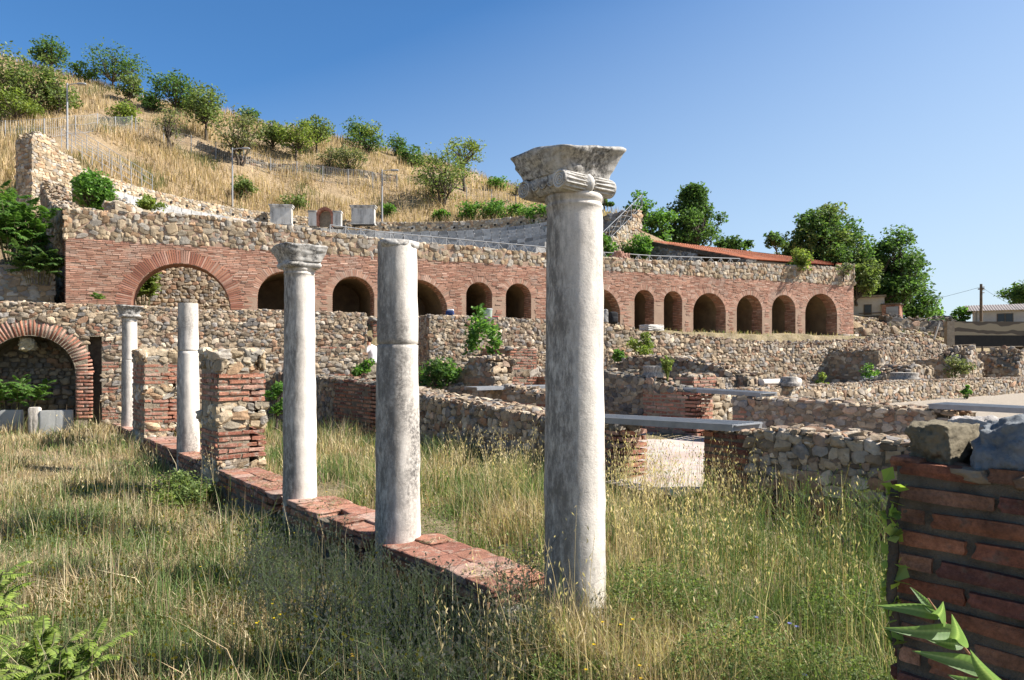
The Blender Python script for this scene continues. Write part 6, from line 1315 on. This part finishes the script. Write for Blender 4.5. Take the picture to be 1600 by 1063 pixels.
# loose stones fallen from the walls
rs = np.random.default_rng(77); mb = MB(); xs, ys = [], []
def sc(n, f):
    t = f(n); xs.append(t[:, 0]); ys.append(t[:, 1])
sc(2600, lambda n: np.array([RW(t)+np.array([TU[1], -TU[0]])*-d for t, d in zip(rs.uniform(37, 47, n), rs.uniform(-2, 10, n))]))
sc(500, lambda n: np.array([RW(t)+np.array([TU[1], -TU[0]])*d for t, d in zip(rs.uniform(9, 33, n), rs.exponential(.5, n)+.1)]))
sc(420, lambda n: np.array([G(a, b) for a, b in zip(rs.uniform(-15, -6.6, n), rs.uniform(9.9, 16, n))]))
sc(260, lambda n: np.array([G(a, b) for a, b in zip(rs.uniform(-15, -8, n), rs.uniform(4.6, 8.6, n))]))
sc(160, lambda n: np.array([G(a, b) for a, b in zip(rs.uniform(-5.6, 2, n), rs.uniform(10.2, 30, n))]))
x = np.concatenate(xs); y = np.concatenate(ys); n = len(x); z = ground_z(x, y); h = rs.uniform(.03, .15, n)**1.0; hh = np.stack([h*rs.uniform(.8, 1.5, n), h*rs.uniform(.7, 1.2, n), h*rs.uniform(.45, .8, n)], 1)
an = rs.uniform(0, 6.3, n); o_ = np.zeros(n); bs = np.stack([np.stack([np.cos(an), np.sin(an), o_], 1), np.stack([-np.sin(an), np.cos(an), o_], 1), np.stack([o_, o_, o_+1], 1)], 1)
stones(mb, 'lo', np.stack([x, y, z+hh[:, 2]*.4], 1), hh, bs, pick('brown', n, rs, .2), rs); o = mb.build('loose_rubble', M['stone_far'], None, smooth=False, loc=(0, 0, 0)); tag(o, 'loose stones fallen from the ruined walls', 'rubble', None, 'stuff')
a = P(1459, 531, 40); b = P(1468, 504, 40); root = thing('leaning_post', 'thin pale leaning post on the right bank', 'post', a); mb = MB(); tube(mb, [a, b], .05, 6); mb.build('pole', M['white_wall'], root)
def woodfence(pts, label, seed):
    root = thing('wooden_fence', label, 'fence', pts[0], group='wooden fences on the bank'); q = [np.array(p) for p in pts]; mb = MB()
    for i, p in enumerate(q): m2 = MB(); tube(m2, [p-[0, 0, .3], p+[0, 0, .6]], .05, 6); m2.build('post', M['wood'], root)
    for i in range(len(q)-1):
        for h in (.3, .55): tube(mb, [q[i]+[0, 0, h], q[i+1]+[0, 0, h]], .035, 5)
    mb.build('rail', M['wood'], root)
woodfence([P(px, 560-(px-1505)*.02, 36) for px in (1505, 1535, 1565, 1600)], 'low wooden rail fence above the eroded mounds', 1)
root = thing('wooden_fence', 'small trestle of crossed wooden poles on the right bank', 'fence', P(1508, 555, 34)); mb = MB(); tube(mb, [P(1488, 540, 34), P(1502, 556, 34)], .04, 5); tube(mb, [P(1508, 556, 34), P(1522, 540, 34)], .04, 5); tube(mb, [P(1486, 541, 34.1), P(1524, 539, 34.1)], .04, 5); mb.build('pole', M['wood'], root)
# things left on the retaining wall
def put(px, py, Z): return P(px, py, Z)
x, y, z = put(762, 494, 24.0); b_ = local(thing('paint_bucket', 'white and green bucket standing on the retaining wall', 'bucket', (x, y, 3.13))); mb = MB(); lathe(mb, [(.13, 0), (.15, .02), (.165, .30), (.17, .31), (.15, .32)], 20); mb.build('body', M['green_paint'], b_); mb = MB(); lathe(mb, [(.175, .30), (.18, .33), (.16, .35), (.02, .36)], 20); mb.build('lid', M['paint'], b_)
x, y, z = put(703, 492, 23.2); b_ = local(thing('blue_bag', 'small dark blue bag with white top on the retaining wall', 'bag', (x, y, 3.12))); V, Fc = cubegrid(6); Ln = np.linalg.norm(V, axis=1)[:, None]; mb = MB(); mb.add((V*.5+V/Ln*.5)*np.array([.15, .12, .12])+[0, 0, .12], Fc, (.03, .05, .14)); mb.build('body', M['cloth'], b_); mb = MB(); mb.add((V*.5+V/Ln*.5)*np.array([.12, .1, .04])+[.02, 0, .24], Fc, (.6, .6, .62)); mb.build('flap', M['cloth'], b_)
x, y, z = put(958, 500, 25.4); b_ = local(thing('black_backpack', 'black backpack lying on the rubble right of the nearest column', 'backpack', (x, y, z-.15), .3)); mb = MB(); mb.add((V*.55+V/Ln*.45)*np.array([.17, .14, .24])+[0, 0, .22], Fc, (.02, .02, .022)); mb.build('body', M['cloth'], b_); mb = MB(); mb.add((V*.55+V/Ln*.45)*np.array([.12, .05, .11])+[0, -.15, .15], Fc, (.03, .03, .033)); mb.build('pocket', M['cloth'], b_)
x, y, z = put(944, 492, 25.2); boulder('stone_block', 'small grey carved stone standing left of the black backpack', (x, y, 3.3), (.13, .12, .24), .2, (.36, .35, .33), 51, cat='stone block', amp=.06, sq=.8)
x, y, z = put(774, 491, 24.2); b_ = local(thing('red_bag', 'tiny red bag beside the white and green bucket', 'bag', (x, y, 3.13))); mb = MB(); mb.add((V*.5+V/Ln*.5)*np.array([.14, .1, .05])+[0, 0, .05], Fc, (.35, .04, .04)); mb.build('body', M['cloth'], b_)
# seated person half hidden by the pale cracked column
def person(px, Z, zfoot, rz):
    x, y, _ = P(px, 0, Z); root = local(thing('person', 'person in white shirt sitting in the passage, mostly hidden behind the pale cracked column', 'person', (x, y, zfoot), rz))
    J = {'pel': (0, 0, .48), 'sp': (0, -.02, .72), 'ch': (0, .04, .93), 'nk': (0, .09, 1.06), 'hd': (0, .12, 1.17), 'tp': (0, .13, 1.28), 'hl': (.10, .02, .46), 'kl': (.13, .45, .50), 'al': (.13, .48, .08), 'tl': (.14, .63, .03), 'hr': (-.10, .02, .46), 'kr': (-.14, .45, .50), 'ar': (-.14, .46, .08), 'tr': (-.15, .61, .03), 'sl': (.18, .05, .98), 'el': (.24, .22, .76), 'wl': (.18, .42, .64), 'sr': (-.18, .05, .98), 'er': (-.30, .20, .78), 'wr': (-.34, .42, .70)}
    rad = {'pel': .15, 'sp': .13, 'ch': .15, 'nk': .055, 'hd': .10, 'tp': .075, 'hl': .09, 'kl': .06, 'al': .04, 'tl': .035, 'hr': .09, 'kr': .06, 'ar': .04, 'tr': .035, 'sl': .065, 'el': .045, 'wl': .03, 'sr': .065, 'er': .045, 'wr': .03}
    Ed = [('pel', 'sp'), ('sp', 'ch'), ('ch', 'nk'), ('nk', 'hd'), ('hd', 'tp'), ('pel', 'hl'), ('hl', 'kl'), ('kl', 'al'), ('al', 'tl'), ('pel', 'hr'), ('hr', 'kr'), ('kr', 'ar'), ('ar', 'tr'), ('ch', 'sl'), ('sl', 'el'), ('el', 'wl'), ('ch', 'sr'), ('sr', 'er'), ('er', 'wr')]
    for s, wn in ((1, 'wl'), (-1, 'wr')):
        w = np.array(J[wn]); pk = 'pm'+wn; J[pk] = tuple(w+[0, .06, -.01]); rad[pk] = .032; Ed.append((wn, pk))
        for k in range(4): f1 = pk+str(k); f2 = f1+'t'; J[f1] = tuple(w+[(k-1.5)*.018, .11, -.015]); J[f2] = tuple(w+[(k-1.5)*.022, .145+.01*(k in (1, 2)), -.04]); rad[f1] = .009; rad[f2] = .008; Ed += [(pk, f1), (f1, f2)]
        J[pk+'th'] = tuple(w+[-s*.045, .06, .005]); rad[pk+'th'] = .010; Ed.append((pk, pk+'th'))
    ks = list(J); me = bpy.data.meshes.new('body'); me.from_pydata([J[k] for k in ks], [(ks.index(a), ks.index(b)) for a, b in Ed], []); o = bpy.data.objects.new('body', me); COL.objects.link(o); o.parent = root
    md = o.modifiers.new('Skin', 'SKIN'); sv = me.skin_vertices[0].data
    for i, k in enumerate(ks): sv[i].radius = (rad[k], rad[k]); sv[i].use_root = (k == 'pel')
    o.modifiers.new('Sub', 'SUBSURF').levels = 2; o.modifiers['Sub'].render_levels = 2; me.materials.append(M['skin'])
    def sleeve(name, pts, rads, col):
        mb = MB(); tube(mb, [J[p] if isinstance(p, str) else p for p in pts], rads, 12, col); return mb.build(name, M['cloth'], root)
    sleeve('shirt', ['pel', 'sp', 'ch', (0, .085, 1.03)], [.20, .185, .205, .09], (.75, .73, .76)); 
    for s in 'lr': sleeve('sleeve', ['s'+s, 'e'+s, 'w'+s], [.088, .066, .048], (.75, .72, .76)); sleeve('trouser_leg', ['h'+s, 'k'+s, 'a'+s], [.125, .088, .06], (.025, .025, .035)); mb = MB(); mb.add((V*.5+V/Ln*.5)*np.array([.055, .14, .05])+np.array(J['t'+s])+[0, -.05, .02], Fc, (.05, .04, .035)); mb.build('shoe', M['cloth'], root)
    mb = MB(); Vh, Fh = cubegrid(8); Vh = Vh/np.linalg.norm(Vh, axis=1)[:, None]; vh = Vh*np.array([.105, .12, .11])+np.array([0, .10, 1.225]); mb.add(np.where(Vh[:, [1]] > .3, vh*[1, .93, 1]+[0, 0, .03], vh), Fh, (.03, .02, .015)); mb.build('hair', M['cloth'], root)
person(581, 22.6, 1.12, PI*.55)
x, y, _ = P(580, 0, 22.6); boulder('stone_block', 'stone step on which the white shirted person sits', (x, y, 1.12+.2), (.4, .35, .24), .5, (.33, .29, .22), 61, cat='stone block', amp=.04, sq=.85)
# branch reaching into the lower right corner, very near
Zb = 1.25; pts = np.array([P(1640, 1180, 1.30), P(1590, 1110, 1.28), P(1545, 1062, 1.26), P(1505, 1010, 1.25), P(1470, 965, 1.24), P(1450, 935, 1.24)])
root = thing('leafy_branch', 'close green branch with long pointed leaves in the lower right corner', 'branch', tuple(pts[0])); mb = MB(); tube(mb, pts, [.0040, .0036, .003, .0026, .002, .0015], 8, (.34, .17, .10)); mb.build('twig', M['cloth'], root)
LV = [((1470, 965), (1368, 934), 34, .04), ((1490, 992), (1378, 964), 40, -.02), ((1505, 1010), (1440, 990), 30, .03), ((1465, 958), (1420, 912), 26, .03), ((1468, 962), (1472, 930), 40, -.05), ((1496, 1000), (1488, 948), 44, -.05), ((1535, 1050), (1425, 1000), 44, .0), ((1548, 1064), (1518, 1002), 46, -.04), ((1560, 1080), (1480, 1046), 40, .02), ((1590, 1110), (1545, 1050), 30, -.03)]
for k, (p0, p1, wpx, dz) in enumerate(LV):
    a = np.array(P(p0[0], p0[1], Zb)); b = np.array(P(p1[0], p1[1], Zb-.02+dz)); d = b-a; L = np.linalg.norm(d); d /= L; view = -((a+b)/2-np.array([0, 0, CH])); view /= np.linalg.norm(view); sd = np.cross(d, view); sd /= np.linalg.norm(sd); up = np.cross(sd, d); m2 = MB()
    rl = np.random.default_rng(k); tilt = rl.uniform(-.8, .8); sd2 = sd*math.cos(tilt)+up*math.sin(tilt); nt_ = 48; t = np.linspace(0, 1, nt_); wd = (np.sin(PI*t**.72)**.85*(1-.22*t)+.03*(1-t))*wpx*.72/F*Zb/2
    dn_ = np.array([0, 0, -1.]); cv = up*(np.sin(t*PI)*.12*L)[:, None]+dn_*(t**2.2*.10*L)[:, None]+sd*(np.sin(t*PI*1.5+k)*.025*L)[:, None]; mid = a+d*L*t[:, None]+cv; qs = np.linspace(-1, 1, 9); VV = []; C_ = []
    for q in qs:
        vein = np.sin((t-.09*abs(q))*2*PI*13); VV.append(mid+sd2*(wd*q*(1-.10*abs(q)))[:, None]+up*((.62*abs(q)**1.35)*wd+.0011*vein*np.sin(PI*abs(q))*np.sin(PI*t))[:, None])
        base = np.array([.28, .37, .16]) if abs(q) < .1 else np.array([.15, .235, .095]); C_.append(base*(1+.10*rl.normal())*(1+.16*np.clip(vein, 0, 1))[:, None]*np.ones((nt_, 3)))
    VV = np.array(VV); f = [[i*nt_+j, i*nt_+j+1, (i+1)*nt_+j+1, (i+1)*nt_+j] for i in range(8) for j in range(nt_-1)]; m2.add(VV.reshape(-1, 3), f, np.concatenate(C_)); m2.build('leaf', M['leaf'], root)
# ================================================================== LIGHT, SKY, CAMERA
SUN_EL, SUN_AZ = math.radians(44), math.radians(2)      # azimuth measured from +X towards +Y
sd = Vector((math.cos(SUN_EL)*math.cos(SUN_AZ), math.cos(SUN_EL)*math.sin(SUN_AZ), math.sin(SUN_EL)))
L = bpy.data.lights.new('sun', 'SUN'); L.energy = 5.0; L.angle = math.radians(.5); L.color = (1.0, .95, .885)
so = bpy.data.objects.new('sun', L); COL.objects.link(so); so.rotation_euler = (-sd).to_track_quat('-Z', 'Y').to_euler(); so.location = (20, 0, 40)
w = bpy.data.worlds.new('World'); S.world = w; w.use_nodes = True; nt = w.node_tree; bg = nt.nodes['Background']
sk = nt.nodes.new('ShaderNodeTexSky'); sk.sky_type = 'NISHITA'; sk.sun_disc = False; sk.sun_elevation = SUN_EL; sk.sun_rotation = math.radians(90)-SUN_AZ
sk.altitude = 600; sk.air_density = 1.0; sk.dust_density = 1.0; sk.ozone_density = 4.0
hs = nt.nodes.new('ShaderNodeHueSaturation'); hs.inputs['Saturation'].default_value = 1.22; hs.inputs['Value'].default_value = 1.10; nt.links.new(sk.outputs[0], hs.inputs['Color'])
# paler air towards the sun and the horizon (world directions, part of the sky itself)
tc = nt.nodes.new('ShaderNodeTexCoord'); dp = nt.nodes.new('ShaderNodeVectorMath'); dp.operation = 'DOT_PRODUCT'; dp.inputs[1].default_value = (.5, 0, -1.38); nt.links.new(tc.outputs['Generated'], dp.inputs[0])
ad = nt.nodes.new('ShaderNodeMath'); ad.operation = 'ADD'; ad.use_clamp = True; ad.inputs[1].default_value = .66; nt.links.new(dp.outputs['Value'], ad.inputs[0]); ml = nt.nodes.new('ShaderNodeMath'); ml.operation = 'MULTIPLY'; ml.inputs[1].default_value = .9; nt.links.new(ad.outputs[0], ml.inputs[0])
mx = nt.nodes.new('ShaderNodeMix'); mx.data_type = 'RGBA'; mx.inputs[7].default_value = (.64/.15, .755/.15, .845/.15, 1); nt.links.new(ml.outputs[0], mx.inputs[0]); nt.links.new(hs.outputs[0], mx.inputs[6]); sz = nt.nodes.new('ShaderNodeSeparateXYZ'); nt.links.new(tc.outputs['Generated'], sz.inputs[0]); mr = nt.nodes.new('ShaderNodeMapRange'); mr.inputs[1].default_value = .45; mr.inputs[2].default_value = .95; mr.inputs[3].default_value = 1.0; mr.inputs[4].default_value = .34; nt.links.new(sz.outputs['Z'], mr.inputs[0])
m2 = nt.nodes.new('ShaderNodeMix'); m2.data_type = 'RGBA'; m2.blend_type = 'MULTIPLY'; m2.inputs[0].default_value = 1; nt.links.new(mx.outputs[2], m2.inputs[6]); nt.links.new(mr.outputs[0], m2.inputs[7]); nt.links.new(m2.outputs[2], bg.inputs[0]); bg.inputs[1].default_value = .075
cam = bpy.data.cameras.new('camera'); cam.lens = 24; cam.sensor_width = 36; cam.shift_y = 34.5/1600; cam.clip_end = 6000; cam.clip_start = .05
co_ = bpy.data.objects.new('camera', cam); COL.objects.link(co_); co_.location = (0, 0, CH); co_.rotation_euler = (PI/2, 0, 0); S.camera = co_
S.view_settings.view_transform = 'Standard'; S.view_settings.look = 'None'; S.view_settings.exposure = 1.1; S.view_settings.gamma = 1
S.cycles.max_bounces = 6; S.cycles.diffuse_bounces = 3; S.cycles.transparent_max_bounces = 4; S.cycles.use_denoising = True
clean()
